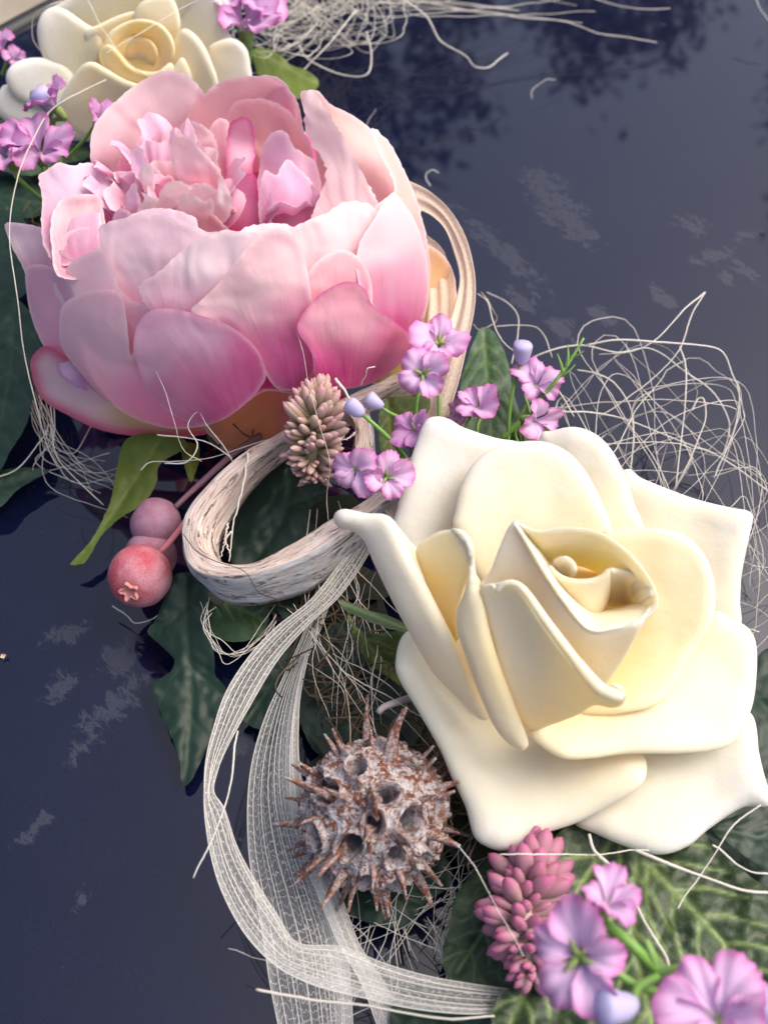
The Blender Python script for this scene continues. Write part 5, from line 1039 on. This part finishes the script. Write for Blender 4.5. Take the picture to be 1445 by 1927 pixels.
ribbon(rd_, [((770, 430, 4.4), (780, 470, 4.3)), ((806, 446, 4.5), (800, 500, 4.4)), ((836, 478, 4.5), (806, 540, 4.3)), ((848, 540, 4.4), (806, 590, 4.2)), ((846, 610, 4.2), (800, 640, 4.0)), ((836, 680, 3.9), (790, 690, 3.8)), ((820, 740, 3.6), (776, 740, 3.5))], MRIBC, 2, .04, rib=(0, .3, .6, 1), dense=[(0, .6), (.3, .3), (1, .6)], seed=5)

# ================================================================== LILAC FLORETS
LCB, LCT, LED = (0.80, 0.60, 0.86), (0.86, 0.62, 0.85), (0.60, 0.08, 0.44)
def floret(parent, px, py, h, rpx, face, seed, petals=4, dark=0.0, open_=1.0, centre=True, rot=0.0):
    rg = np.random.default_rng(seed); c = W(px, py, h); R = rpx * 1.16 / F * np.linalg.norm(c - CAM)
    f = np.array(face, float); f /= np.linalg.norm(f); a = np.cross(f, [.2, .1, 1.0]); a /= np.linalg.norm(a); b = np.cross(f, a)
    A = Acc()
    P = np.stack([c - f * R * .75, c - f * R * .4, c - f * R * .1]); A.tube(cr(P, n=6), np.array([.10, .16, .18, .2, .18, .1]) * R, 7, a=.6)
    if centre:
        for k in range(3):
            an = k * 2.1 + seed; d = (math.cos(an) * a + math.sin(an) * b); Q = np.stack([c - f * R * .1, c + f * R * .12 + d * R * .14, c + f * R * .22 + d * R * .36]); A.tube(cr(Q, n=6), R * .07, 5, np.array([.7, 1, 1, .8, .5, .15]), a=.4)
    cen = A.obj('floret', MGRN, parent)
    for k in range(petals):
        an = rot + k * 2 * math.pi / petals + rg.normal(0, .12); wd = 2 * math.pi / petals * rg.uniform(.54, .70); op = open_ * rg.uniform(.35, .85)
        nu, nv = 16, 22; G = np.zeros((nu, nv, 3)); tt = np.zeros((nu, nv)); ee = np.zeros((nu, nv))
        L = R * rg.uniform(.85, 1.12); ph_ = rg.random() * 6
        for i in range(nu):
            u = i / (nu - 1)
            for j in range(nv):
                v = j / (nv - 1) * 2 - 1; lobe = 1 - .45 * abs(v) ** 2.6 + .09 * mnoise.noise(Vector((v * 2.2, seed * 3.1 + k * 7.7, 0)))
                rr = (.10 + .90 * u) * L * lobe; aa = an + v * wd * (0.35 + .65 * math.sin(min(1, u * 1.15) * math.pi / 2))
                lift = R * (.55 * (1 - op) * u + .28 * math.sin(u * 2.2) - .22 * op * u ** 3) + R * .16 * u * u * math.sin(v * 4 + ph_) + R * .06 * u ** 3 * math.sin(v * 13 + ph_)
                rr *= 1 + .03 * (u > .85) * math.sin(v * 34 + ph_)
                G[i, j] = c + (math.cos(aa) * a + math.sin(aa) * b) * rr + f * (lift - R * .12)
                tt[i, j] = u; ee[i, j] = max(u ** 4.5, (abs(v) ** 6) * u)
        V, Fc = shell(G.reshape(-1, 3), grid_faces(nu, nv), np.ones(nu * nv) * .8 + .0, .012)
        t_, e_ = tt.ravel(), np.clip(ee.ravel(), 0, 1)
        col = np.outer(1 - t_, LCB) + np.outer(t_, LCT); edc = np.array(LED); col = col * (1 - e_[:, None] * .85) + e_[:, None] * .85 * edc; col = col * (1 - dark) + dark * np.array((0.50, 0.14, 0.46))
        pv = np.stack([np.tile(np.linspace(-.8, .8, nv), nu) + seed * 3.7 + k * 1.9, t_ + seed, 0 * t_], 1)
        mesh_obj('petal', V, Fc, MFIL, cen, {'col': np.vstack([col, col]), 'puv': np.vstack([pv, pv]), 't': np.concatenate([t_, t_])})
    return c - f * R * .7
def bud(parent, px, py, h, rpx, ax, name='bud'):
    c = W(px, py, h); R = rpx / F * np.linalg.norm(c - CAM); f = np.array(ax, float); f /= np.linalg.norm(f)
    n = 12; s = np.linspace(-1, 1, n); rad = np.interp(s, [-1, -.6, 0, .55, .8, .93, 1], [.35, .72, .92, 1.0, .92, .6, .2]) * R
    V, Fc, caps = tube(c + s[:, None] * f * R * 1.25, rad, 14); th = np.arctan2(V[:, 1] - c[1], V[:, 0] - c[0])
    V = V + np.array([mnoise.noise(Vector(v * 3)) for v in V])[:, None] * R * .12 * np.array([1, 1, 1])
    mesh_obj(name, V, Fc.tolist() + caps, MBUD, parent, {'rnd': np.full(len(V), .5)}); return c - f * R * 1.2
def stem(parent, P, r=.06, taper=None, name='stem', mat=None):
    Q = cr([p if isinstance(p, np.ndarray) else W(*p) for p in P], n=18); V, Fc, caps = tube(Q, r, 7, taper); mesh_obj(name, V, Fc.tolist() + caps, mat or MSTEM, parent, {'rnd': np.full(len(V), random.random())})
TC = lambda px, py: (CAM - W(px, py, 4)) / np.linalg.norm(CAM - W(px, py, 4))
s1 = thing('flower_sprig', 'lilac florets and pale buds standing between the peony and the near rose', 'artificial flowers', W(800, 900, 2.0), 'lilac filler flower sprigs')
root = W(800, 900, 2.4)
e = floret(s1, 826, 646, 5.0, 46, TC(826, 646) + np.array([.1, .5, .5]), 1, 4, .05, .8, rot=.4); stem(s1, [e, (822, 700, 4.9), (826, 760, 4.4), (820, 840, 3.4), root], .05)
e = floret(s1, 795, 704, 5.3, 46, TC(795, 704) + np.array([-.1, .0, .1]), 2, 4, 0, 1.0, rot=.9); stem(s1, [e, (783, 760, 4.6), (786, 830, 3.6), root], .05)
e = floret(s1, 778, 808, 4.9, 38, TC(778, 808) + np.array([-.9, .3, .4]), 3, 4, .55, .9, False); stem(s1, [e, (790, 850, 4.2), root], .045)
e = floret(s1, 668, 884, 5.2, 44, TC(668, 884) + np.array([-.3, -.7, .1]), 4, 4, 0, 1.0, False, rot=1.2); stem(s1, [e, (700, 868, 4.6), (760, 866, 4.2), (820, 862, 3.0)], .06)
e = floret(s1, 728, 898, 5.1, 42, TC(728, 898) + np.array([.25, -.15, .1]), 5, 4, 0, .8, rot=.3); stem(s1, [e, (760, 880, 4.4), (800, 880, 3.4)], .045)
e = bud(s1, 668, 768, 5.3, 16, (-.8, .45, .5)); stem(s1, [e, (700, 795, 5.1), (732, 825, 4.7), (770, 870, 3.6), root], np.linspace(.045, .085, 18))
e = bud(s1, 704, 757, 5.0, 15, (-.8, .4, .4)); stem(s1, [e, (735, 778, 4.8), (775, 800, 4.2), (800, 840, 3.2)], np.linspace(.04, .07, 18))
e = bud(s1, 728, 868, 4.7, 15, (-.3, .6, .5)); stem(s1, [e, (760, 900, 4.0), (790, 910, 3.2)], .04)
s2 = thing('flower_sprig', 'lilac floret sprig with a grassy green tip, behind the near rose\'s top edge', 'artificial flowers', W(975, 830, 1.8), 'lilac filler flower sprigs')
root = W(985, 850, 2.2)
e = floret(s2, 900, 766, 4.4, 36, (-.2, -.1, 1.0), 6, 4, .15, .35, False, rot=.2); stem(s2, [e, (897, 810, 3.8), (905, 850, 3.2)], .045)
e = floret(s2, 870, 780, 4.1, 26, (-.8, -.3, .4), 7, 4, .25, .4, False); stem(s2, [e, (874, 810, 3.7), (876, 850, 3.2)], .04)
e = floret(s2, 1010, 724, 3.8, 44, (.1, -.2, 1.0), 8, 5, 0, .9, False); stem(s2, [e, (985, 770, 3.4), (968, 815, 2.9), root], .05)
e = floret(s2, 1006, 792, 4.1, 40, (.7, -.6, .5), 9, 4, .05, .7, False); stem(s2, [e, (985, 815, 3.4), root], .045)
e = bud(s2, 982, 664, 4.4, 19, (0, .3, 1)); stem(s2, [e, (968, 720, 3.9), (958, 780, 3.4), (955, 850, 2.6)], .05)
stem(s2, [(940, 830, 2.8), (985, 785, 3.4), (1030, 735, 4.0), (1065, 690, 4.5), (1098, 636, 5.0)], np.linspace(.08, .03, 18))
for p, q in (((1030, 735, 4.0), (1055, 700, 4.4)), ((1050, 710, 4.2), (1082, 686, 4.6)), ((1065, 690, 4.5), (1068, 648, 4.9)), ((1075, 672, 4.6), (1098, 660, 4.9)), ((1000, 770, 3.6), (1030, 775, 3.8)), ((995, 775, 3.6), (985, 740, 4.0)), ((1058, 700, 4.4), (1048, 665, 4.7))):
    stem(s2, [p, tuple(np.array(p) * .5 + np.array(q) * .5 + np.array([2, 2, .03])), q], np.linspace(.05, .012, 18), name='leaflet')
s3 = thing('flower_sprig', 'blurred sprig of bright lilac florets in the lower right corner', 'artificial flowers', W(1250, 1850, 4.0), 'lilac filler flower sprigs')
e = floret(s3, 1090, 1800, 7.0, 82, TC(1090, 1800) + np.array([-.35, -.25, 0]), 10, 5, 0, .85, rot=.5); stem(s3, [e, (1160, 1830, 6.6), (1210, 1860, 6.4), (1260, 1870, 6.1)], .065)
e = floret(s3, 1142, 1700, 6.9, 52, TC(1142, 1700) + np.array([.5, 1.0, .5]), 11, 4, .05, .45, False); stem(s3, [e, (1185, 1775, 6.7), (1235, 1825, 6.4), (1290, 1870, 6.0), (1380, 1950, 5.0)], .09)
e = bud(s3, 1160, 1893, 7.0, 30, (-.8, -.1, .3)); stem(s3, [e, (1200, 1860, 6.7), (1240, 1835, 6.4)], .065)
for p, q in (((1240, 1830, 6.4), (1300, 1805, 6.8)), ((1265, 1850, 6.2), (1240, 1900, 6.4)), ((1230, 1820, 6.4), (1215, 1770, 6.7)), ((1250, 1860, 6.3), (1275, 1930, 6.2))):
    stem(s3, [p, tuple(np.array(p) * .5 + np.array(q) * .5 + np.array([4, 4, .05])), q], np.linspace(.10, .03, 18), name='leaflet')
e = floret(s3, 1350, 1915, 7.2, 80, TC(1350, 1915) + np.array([-.2, .6, .3]), 12, 5, 0, .5, False, rot=.8); stem(s3, [e, (1330, 1950, 6.6), (1300, 1980, 6.0)], .07)
e = bud(s3, 1425, 1905, 7.0, 34, (.4, .4, .7)); stem(s3, [e, (1420, 1960, 6.5)], .06)
s4 = thing('flower_sprig', 'sprig of pleated purple florets at the left edge below the far cream rose', 'artificial flowers', W(90, 350, 3.0), 'lilac filler flower sprigs')
root = W(110, 400, 3.0)
e = floret(s4, 14, 292, 5.6, 46, (-.1, -.2, 1.0), 13, 5, .3, .3, False); stem(s4, [e, (30, 330, 5.0), (70, 368, 4.2), root], .07)
e = floret(s4, 75, 285, 5.6, 50, (.1, -.3, 1.0), 14, 5, .3, .3, False); stem(s4, [e, (85, 330, 5.0), root], .07)
e = floret(s4, 100, 195, 6.2, 38, (-.5, .1, .9), 15, 4, .2, .3, False); stem(s4, [e, (100, 230, 5.6), (112, 290, 4.6), root], .07)
e = floret(s4, 188, 222, 5.6, 26, (.6, -.1, .8), 16, 4, .4, .3, False); stem(s4, [e, (160, 262, 4.9), (125, 300, 4.2)], .05)
e = bud(s4, 84, 188, 6.3, 18, (-.4, .1, .9)); stem(s4, [e, (96, 230, 5.6), (108, 290, 4.6)], .05)
s5 = thing('flower_sprig', 'sprig of lilac florets at the top edge between far rose and sisal tuft', 'artificial flowers', W(470, 60, 2.0), 'lilac filler flower sprigs')
e = floret(s5, 432, 6, 5.0, 36, (-.2, -.1, 1), 17, 4, .1, .5, False); stem(s5, [e, (450, 60, 4.0), (470, 110, 3.0)], .06)
e = floret(s5, 490, 14, 5.0, 40, (.5, -.3, .8), 18, 4, .1, .6, False); stem(s5, [e, (475, 60, 4.0), (470, 120, 3.0)], .06)
e = floret(s5, 462, 50, 4.6, 52, (.1, -.1, 1), 27, 4, 0, .1, False); stem(s5, [e, (465, 130, 3.6)], .06)
s6 = thing('flower_sprig', 'small blurred lilac floret sprig at the very top left edge, left of the far rose', 'artificial flowers', W(10, 130, 2.0), 'lilac filler flower sprigs')
e = floret(s6, 2, 92, 4.5, 26, (-.3, 0, 1), 19, 4, .2, .5, False); stem(s6, [e, (5, 140, 3.4)], .06)
e = floret(s6, 28, 112, 4.3, 18, (.3, -.2, 1), 20, 4, .3, .5, False); stem(s6, [e, (22, 150, 3.4)], .05)

# ================================================================== SISAL
rs = np.random.default_rng(21)
def wiggle(P, n, amp=.03, kink=.05):
    Q = cr(np.asarray(P, float), n=n); m = n
    Lg = np.linalg.norm(np.diff(Q, axis=0), axis=1).sum(); kk = max(4, int(Lg / rs.uniform(.5, 1.1))); w = rs.normal(0, 1, (kk + 2, 3)); w[0] = 0; w[-1] = 0
    w = cr(w, n=m) * amp * 1.6; w2 = rs.normal(0, 1, (m, 3)) * amp * .12; Q = Q + w + w2
    Q[:, 2] = np.maximum(Q[:, 2], .05); return Q
def strand(P, label, r=.028, mat=None, n=60, frame=None, amp=.014, group='single sisal strands'):
    Q = wiggle([W(*p) for p in P], n, amp); V, Fc, caps = tube(Q, r * .8, 6, .75 + .35 * np.sin(np.linspace(0, 9, n)) * .3 + np.linspace(.2, 0, n))
    o = mesh_obj('sisal_strand', V, Fc.tolist() + caps, mat or MFIB, None, {'rnd': np.full(len(V), rs.random())}); tag(o, label, 'fibre', group)
def tuft(label, n, fn, r=(.012, .03), mat=None, name='sisal_tuft'):
    A = Acc()
    for k in range(n):
        P = fn(k); Q = wiggle([W(*p) for p in P], 40, rs.uniform(.008, .026)); A.tube(Q, rs.uniform(*r) * .66, 5, np.linspace(1.1, .7, 40), a=rs.random())
    o = A.obj(name, mat or MFIB); tag(o, label, 'sisal', kind='stuff')
def f_right(k):
    x0, y0 = rs.uniform(1010, 1280), rs.uniform(800, 960); x1, y1 = rs.uniform(1200, 1460), rs.uniform(840, 1150)
    mx, my = rs.uniform(1000, 1380), rs.uniform(640, 860); m2, n2 = mx + rs.uniform(20, 150), my + rs.uniform(-30, 130)
    return [(x0, y0 + 40, 1.2), (x0 + rs.uniform(-60, 40), y0 - rs.uniform(20, 80), rs.uniform(1, 2.6)), (mx, my, rs.uniform(1.0, 3.2)), (min(m2, 1400), n2, rs.uniform(1, 2.8)), (x1, y1, rs.uniform(.2, 1.4))]
tuft('airy nest of cream sisal fibres spreading over the bonnet right of the near rose', 22, f_right, (.010, .025))
def f_right2(k):
    y = rs.uniform(880, 1240); return [(1330 + rs.uniform(-60, 60), y - 60, .8), (1400 + rs.uniform(-30, 30), y - 40 + rs.uniform(-60, 40), rs.uniform(.6, 1.6)), (1440 + rs.uniform(-30, 40), y + rs.uniform(-30, 60), .8), (1380 + rs.uniform(-30, 60), y + 80, .4)]
tuft('thinner cream sisal fibres along the right edge beyond the near rose', 14, f_right2, (.009, .02))
def f_low(k):
    x, y = rs.uniform(640, 1000), rs.uniform(1570, 1840); a = rs.normal(-1.0, .75); L = rs.uniform(80, 190)
    return [(x - math.cos(a) * L, y + math.sin(a) * L * -1, .25), (x + rs.normal(0, 20), y + rs.normal(0, 20), rs.uniform(.3, 1.0)), (x + math.cos(a) * L, y - math.sin(a) * L * -1, rs.uniform(.4, 1.2))]
tuft('tangled grey sisal fibres on the bonnet under and right of the seed pod', 58, f_low, (.009, .019))
def f_top(k):
    x, y = rs.uniform(500, 650), rs.uniform(-30, 70); a = rs.random() * 6.28; L = rs.uniform(30, 110)
    return [(x, y, 1.2), (x + math.cos(a) * L, y + math.sin(a) * L * .7, rs.uniform(1.5, 3.5)), (x + math.cos(a + 1.3) * L * 1.3, y + abs(math.sin(a + 1.3)) * L * .8, rs.uniform(1, 3)), (x + math.cos(a + 2.4) * L, y + math.sin(a + 2.4) * L * .6, 1.5)]
tuft('dense cream sisal tuft at the top edge right of the far rose', 70, f_top, (.014, .030))
def f_topr(k):
    x = rs.uniform(620, 760); y = rs.uniform(-30, 30); return [(x, y, 1.5), (x + rs.uniform(40, 160), y + rs.uniform(-20, 20), 1.6), (x + rs.uniform(150, 420), y + rs.uniform(-30, 30), .7)]
tuft('loose cream sisal fibres trailing over the bonnet along the top edge', 16, f_topr, (.014, .028))
def f_left(k):
    return [(60 + rs.normal(0, 20), 700 + rs.uniform(-40, 60), 1.4), (90 + rs.normal(0, 12), 810 + rs.normal(0, 20), .9), (130 + rs.normal(0, 40), 870 + rs.normal(0, 25), .5), (210 + rs.normal(0, 30), 920 + rs.normal(0, 40), .3)]
tuft('grey sisal fibres lying on the bonnet under the lower left of the peony', 14, f_left, (.009, .017))
def f_mid(k):
    x, y = rs.uniform(580, 720), rs.uniform(1060, 1340); a = rs.normal(1.4, .5); L = rs.uniform(50, 160); return [(x - math.cos(a) * L, y - math.sin(a) * L, rs.uniform(1.5, 2.4)), (x + rs.normal(0, 22), y, rs.uniform(1.8, 2.8)), (x + math.cos(a) * L, y + math.sin(a) * L, rs.uniform(1.5, 2.2))]
tuft('fine sisal fibres hanging between the bark ring and the seed pod', 22, f_mid, (.008, .018))
def f_curl(k):
    return [(395 + rs.normal(0, 8), 1140 + rs.normal(0, 8), 1.9), (388 + rs.normal(0, 6), 1175 + rs.normal(0, 6), 1.8), (410 + rs.normal(0, 6), 1215 + rs.normal(0, 6), 1.7), (445 + rs.normal(0, 8), 1232 + rs.normal(0, 5), 1.6), (490 + rs.normal(0, 8), 1200 + rs.normal(0, 8), 1.6), (520, 1160 + rs.normal(0, 12), 1.6)]
tuft('curled wisp of grey sisal below the bluish side of the bark ring', 7, f_curl, (.008, .016))
R6 = lambda L, h: [(600 + x / 1.71, 550 + y / 1.71, hh) for (x, y), hh in zip(L, h)]
strand(R6([(860, 170), (960, 155), (1070, 158), (1180, 170), (1290, 185), (1330, 260), (1350, 340), (1320, 470), (1270, 600)], [3, 3.2, 3.3, 3.2, 3, 2.6, 2.2, 1.6, 1]), 'long pale strand arching over the sisal nest and bending down at its right', .034)
strand(R6([(1240, 0), (1180, 50), (1080, 150), (1000, 190), (900, 200)], [3.2, 3.3, 3.2, 3.0, 2.6]), 'stiff strand rising from the sisal nest to the topmost bent tip, pale half', .028)
strand(R6([(1242, 0), (1200, 80), (1150, 190), (1050, 300), (900, 400)], [3.2, 3.0, 2.8, 2.4, 2.0]), 'greyer strand dropping from the topmost bent tip of the sisal nest', .026)
strand(R6([(1160, 175), (1185, 250), (1170, 400), (1150, 600), (1140, 650)], [2.6, 2.6, 2.4, 2.0, 1.6]), 'upright strand dropping through the middle of the sisal nest', .03)
strand(R6([(510, 5), (540, 30), (560, 90), (600, 170), (700, 240), (770, 320), (820, 400)], [2, 2.2, 2.4, 2.6, 2.6, 2.5, 2.4]), 'strand falling from the cream ribbon loop past the pale bud', .024)
strand(R6([(570, 110), (680, 110), (720, 140), (750, 210)], [2, 2.2, 2.2, 2]), 'short hooked strand left of the pale upright bud', .024)
strand(R6([(540, 0), (600, 30), (640, 80), (640, 150), (620, 230)], [1, 1.3, 1.5, 1.4, 1.2]), 'grey strand curling over the bonnet above the pale bud', .026)
strand(R6([(640, 250), (720, 200), (820, 170), (950, 190), (1060, 180), (1180, 260), (1270, 330), (1320, 420), (1300, 520)], [2, 2.6, 2.8, 2.8, 2.7, 2.4, 2, 1.6, 1]), 'long arching strand crossing the grassy green sprig tip', .03)
strand(R6([(830, 250), (900, 260), (960, 300), (1010, 400), (1000, 580)], [2.4, 2.5, 2.4, 2.2, 2]), 'strand bending down beside the top right petal of the near rose', .028)
strand(R6([(1130, 650), (1180, 570), (1235, 430), (1240, 355), (1220, 345), (1200, 380)], [1.6, 2.2, 2.6, 2.8, 2.8, 2.7]), 'strand ending in a small hook in the right of the sisal nest', .032)
strand(R6([(700, 380), (800, 380), (950, 400), (1150, 470), (1300, 540), (1445, 640)], [2, 2.2, 2, 1.6, 1.2, .8]), 'low strand sweeping right across the foot of the sisal nest', .028)
strand([(760, 0, 3.0), (800, 30, 2.6), (830, 75, 2.0), (872, 105, 1.5), (890, 125, 1.2), (920, 128, 1.1), (955, 100, 1.2)], 'thick kinked strand ending in a raised tip near the top middle of the bonnet', .036)
strand([(790, 0, 1.6), (870, 18, 1.4), (960, 30, 1.2), (1060, 42, .9), (1140, 65, .6), (1235, 80, .3)], 'long nearly straight strand along the top of the bonnet', .03)
strand([(1100, -10, 1.0), (1180, 15, .8), (1260, 16, .6)], 'short strand at the top edge of the bonnet, right of the long straight one', .026)
strand([(1415, -20, 1.2), (1430, 15, .9), (1450, 45, .6)], 'strand in the top right corner of the photo', .026)
strand([(690, 60, 2), (700, 100, 1.8), (690, 140, 1.6), (640, 140, 1.6), (580, 110, 2.2), (560, 80, 2.6)], 'loop of pale strand hanging from the sisal tuft beside the small dark leaf', .036)
strand([(670, 20, 3), (610, 90, 2.8), (575, 130, 2.4), (555, 165, 2.2)], 'pale strand falling from the sisal tuft to the small dark leaf', .036)
strand([(1000, 185, .15), (1005, 165, .35), (1030, 150, .4), (1045, 150, .3)], 'tiny curved fibre lying alone on the bonnet near the top', .018)
strand([(810, 350, .2), (802, 330, .4), (812, 322, .45), (825, 325, .3)], 'tiny hooked fibre on the bonnet just right of the peony', .022)
strand([(690, 235, 1.0), (700, 215, 1.3), (707, 205, 1.5)], 'tiny straight fibre sticking out right of the peony\'s top', .02)
strand([(1340, 1590, 3.0), (1405, 1640, 3.0), (1445, 1650, 3.0), (1480, 1655, 3.0)], 'pale strand end at the right edge over the large veined leaf', .026)
strand([(1195, 1600, 3.0), (1240, 1620, 3.1), (1330, 1650, 3.1), (1400, 1675, 3.1), (1470, 1680, 3.1)], 'smooth pale strand crossing the large veined leaf to the right edge', .042)
strand([(1108, 1570, 3.2), (1120, 1600, 3.2), (1160, 1640, 3.2), (1185, 1680, 3.2), (1215, 1740, 3.3), (1250, 1800, 3.4), (1262, 1830, 3.6)], 'cream strand winding down from the near rose over the large veined leaf', .04)
strand([(1430, 1515, 2.8), (1380, 1550, 2.7), (1340, 1610, 2.5), (1290, 1680, 2.4), (1275, 1710, 2.4)], 'thin strand slanting down over the veined leaf from the rose\'s right tip', .022)
strand([(860, 1590, 3.2), (900, 1650, 3.6), (945, 1720, 3.9), (985, 1800, 4.1)], 'straight pale strand slanting across the raspberry sedum', .014)
strand([(940, 1608, 3.6), (1000, 1605, 3.6), (1080, 1610, 3.2), (1160, 1605, 2.9), (1220, 1600, 2.8)], 'thin strand crossing just below the lowest petals of the near rose', .018)
strand([(482, 1862, 2.9), (600, 1885, 2.9), (720, 1902, 2.9), (820, 1912, 2.8), (930, 1912, 2.5)], 'stiff white strand with a cut end lying over the ribbons at the bottom', .034)
strand([(448, 1376, 2.6), (440, 1440, 2.8), (425, 1510, 2.8), (398, 1580, 2.6), (375, 1625, 2.4), (364, 1652, 2.2)], 'white strand hanging across the narrow ribbon at the lower left', .026)
strand([(430, 1785, 1.5), (480, 1800, 1.6), (520, 1812, 1.6)], 'short hair-thin strand left of the ribbon twist near the bottom', .010)
strand([(310, 872, 3.2), (350, 868, 3.4), (330, 872, 3.5), (276, 834, 3.6)][:2] + [(372, 835, 3.7), (355, 800, 3.8), (375, 775, 3.8), (392, 800, 3.6), (420, 835, 3.2), (438, 868, 2.8)], 'curved white strand arching up against the underside of the peony', .022)
strand([(296, 818, 3.2), (330, 822, 3.2), (380, 828, 3.2), (410, 842, 3.0), (436, 862, 2.8)], 'straight pale strand running to the upper left end of the bark ring', .022)
strand([(265, 885, 2.4), (285, 870, 2.5), (330, 868, 2.6), (390, 860, 2.8), (460, 842, 3.0), (510, 826, 3.2)], 'thin grey strand running from the olive leaf to the bark ring', .016)
strand([(290, 690, 5.2), (310, 740, 4.9), (325, 790, 4.6), (335, 825, 4.2), (350, 850, 3.8), (380, 868, 3.4)], 'hair-thin white strand hanging down the front of the peony', .012)
strand([(470, 500, 6.6), (530, 570, 6.4), (565, 650, 6.1), (580, 720, 5.6), (600, 790, 5.4), (618, 870, 5.2), (615, 930, 4.6), (618, 980, 4.2)], 'hair-thin strand crossing the peony and the dusty sedum', .010)
strand([(200, 150, 6.0), (110, 200, 6.2), (60, 270, 6.4), (30, 360, 6.4), (18, 450, 6.2), (35, 560, 5.6), (52, 680, 4.4), (75, 780, 3.2), (90, 840, 2.0), (110, 880, 1.4)], 'long pale strand looping down the left side of the peony from the far rose', .022)
strand([(-10, 900, .6), (40, 875, .8), (75, 835, 1.0), (92, 800, 1.4)], 'grey strand on the bonnet at the left edge under the peony', .02)
strand([(95, 800, 1.2), (110, 860, .8), (150, 910, .5), (195, 950, .3)], 'grey strand arching over the bonnet towards the olive leaf', .022)
strand([(212, 1140, .4), (232, 1152, .35), (252, 1172, .3), (275, 1168, .3), (298, 1158, .3)], 'bent grey fibre on the bonnet just under the front berry', .026)
strand([(632, 712, 5.6), (645, 735, 5.5), (662, 758, 5.3), (672, 772, 5.2)], 'short thick fibre standing up between the peony and the lilac buds', .045)
strand([(706, 690, 5.9), (690, 694, 5.9), (688, 708, 5.7), (680, 724, 5.4)], 'short bent white fibre at the foot of the peony', .018)
strand([(345, 1005, 3.7), (372, 1035, 3.6), (410, 1056, 3.4), (460, 1075, 3.4), (488, 1112, 3.2), (520, 1128, 2.9), (536, 1150, 2.6)], 'thin dark thread lying over the bluish side of the bark ring', .014, mat_fibre('dark_thread', (0.02, 0.018, 0.018), (0.04, 0.035, 0.03)))
strand([(660, 1060, 3.4), (700, 1100, 3.3), (735, 1140, 3.2), (770, 1165, 3.0)], 'tan strand slanting beside the curled left petal of the near rose', .014, MFIBD)
strand([(600, 1100, 2.8), (615, 1180, 2.9), (640, 1260, 2.8), (655, 1330, 2.7), (660, 1400, 2.6)], 'tan strand hanging straight down to the top of the seed pod', .015, MFIBD)
strand([(640, 1260, 2.9), (690, 1290, 2.9), (740, 1315, 2.8), (830, 1370, 2.5)], 'pale strand running from the ribbon top to the near rose over the seed pod', .014)
strand([(905, 550, 2.2), (925, 580, 2.0), (935, 600, 1.6), (905, 620, 1.6), (890, 610, 1.8)], 'small kinked tan fibre right of the cream ribbon loop', .022, MFIBD)
strand([(200, 100, 6.0), (270, 60, 6.2), (350, 10, 6.2), (420, -20, 6)], 'fine pale fibre arching across the centre of the far rose', .016)
strand([(160, -10, 6.0), (200, 60, 6.2), (240, 120, 6.0), (290, 150, 5.6)], 'pale fibre slanting down over the far rose', .018)
strand([(135, 0, 5.5), (95, 10, 5.6), (65, 30, 5.2), (62, 70, 4.6), (76, 95, 4.2)], 'curved grey fibre left of the far rose', .022)
crumb = mesh_obj('crumb', *(lambda V, f: (V, f))(W(8, 1235, .08) + np.array([[mnoise.noise(Vector((i, 0, 3))) * .02 + .09 * math.cos(i * 1.1) * math.sin(1 + i * .7), .06 * math.sin(i * 1.7), .05 * math.cos(i * 2.3)] for i in range(12)]), [(i, (i + 1) % 12, (i + 5) % 12) for i in range(12)]), mat_simple('crumb', (0.75, 0.6, 0.35), .8))
tag(crumb, 'tiny yellowish crumb on the bonnet at the left edge', 'crumb')
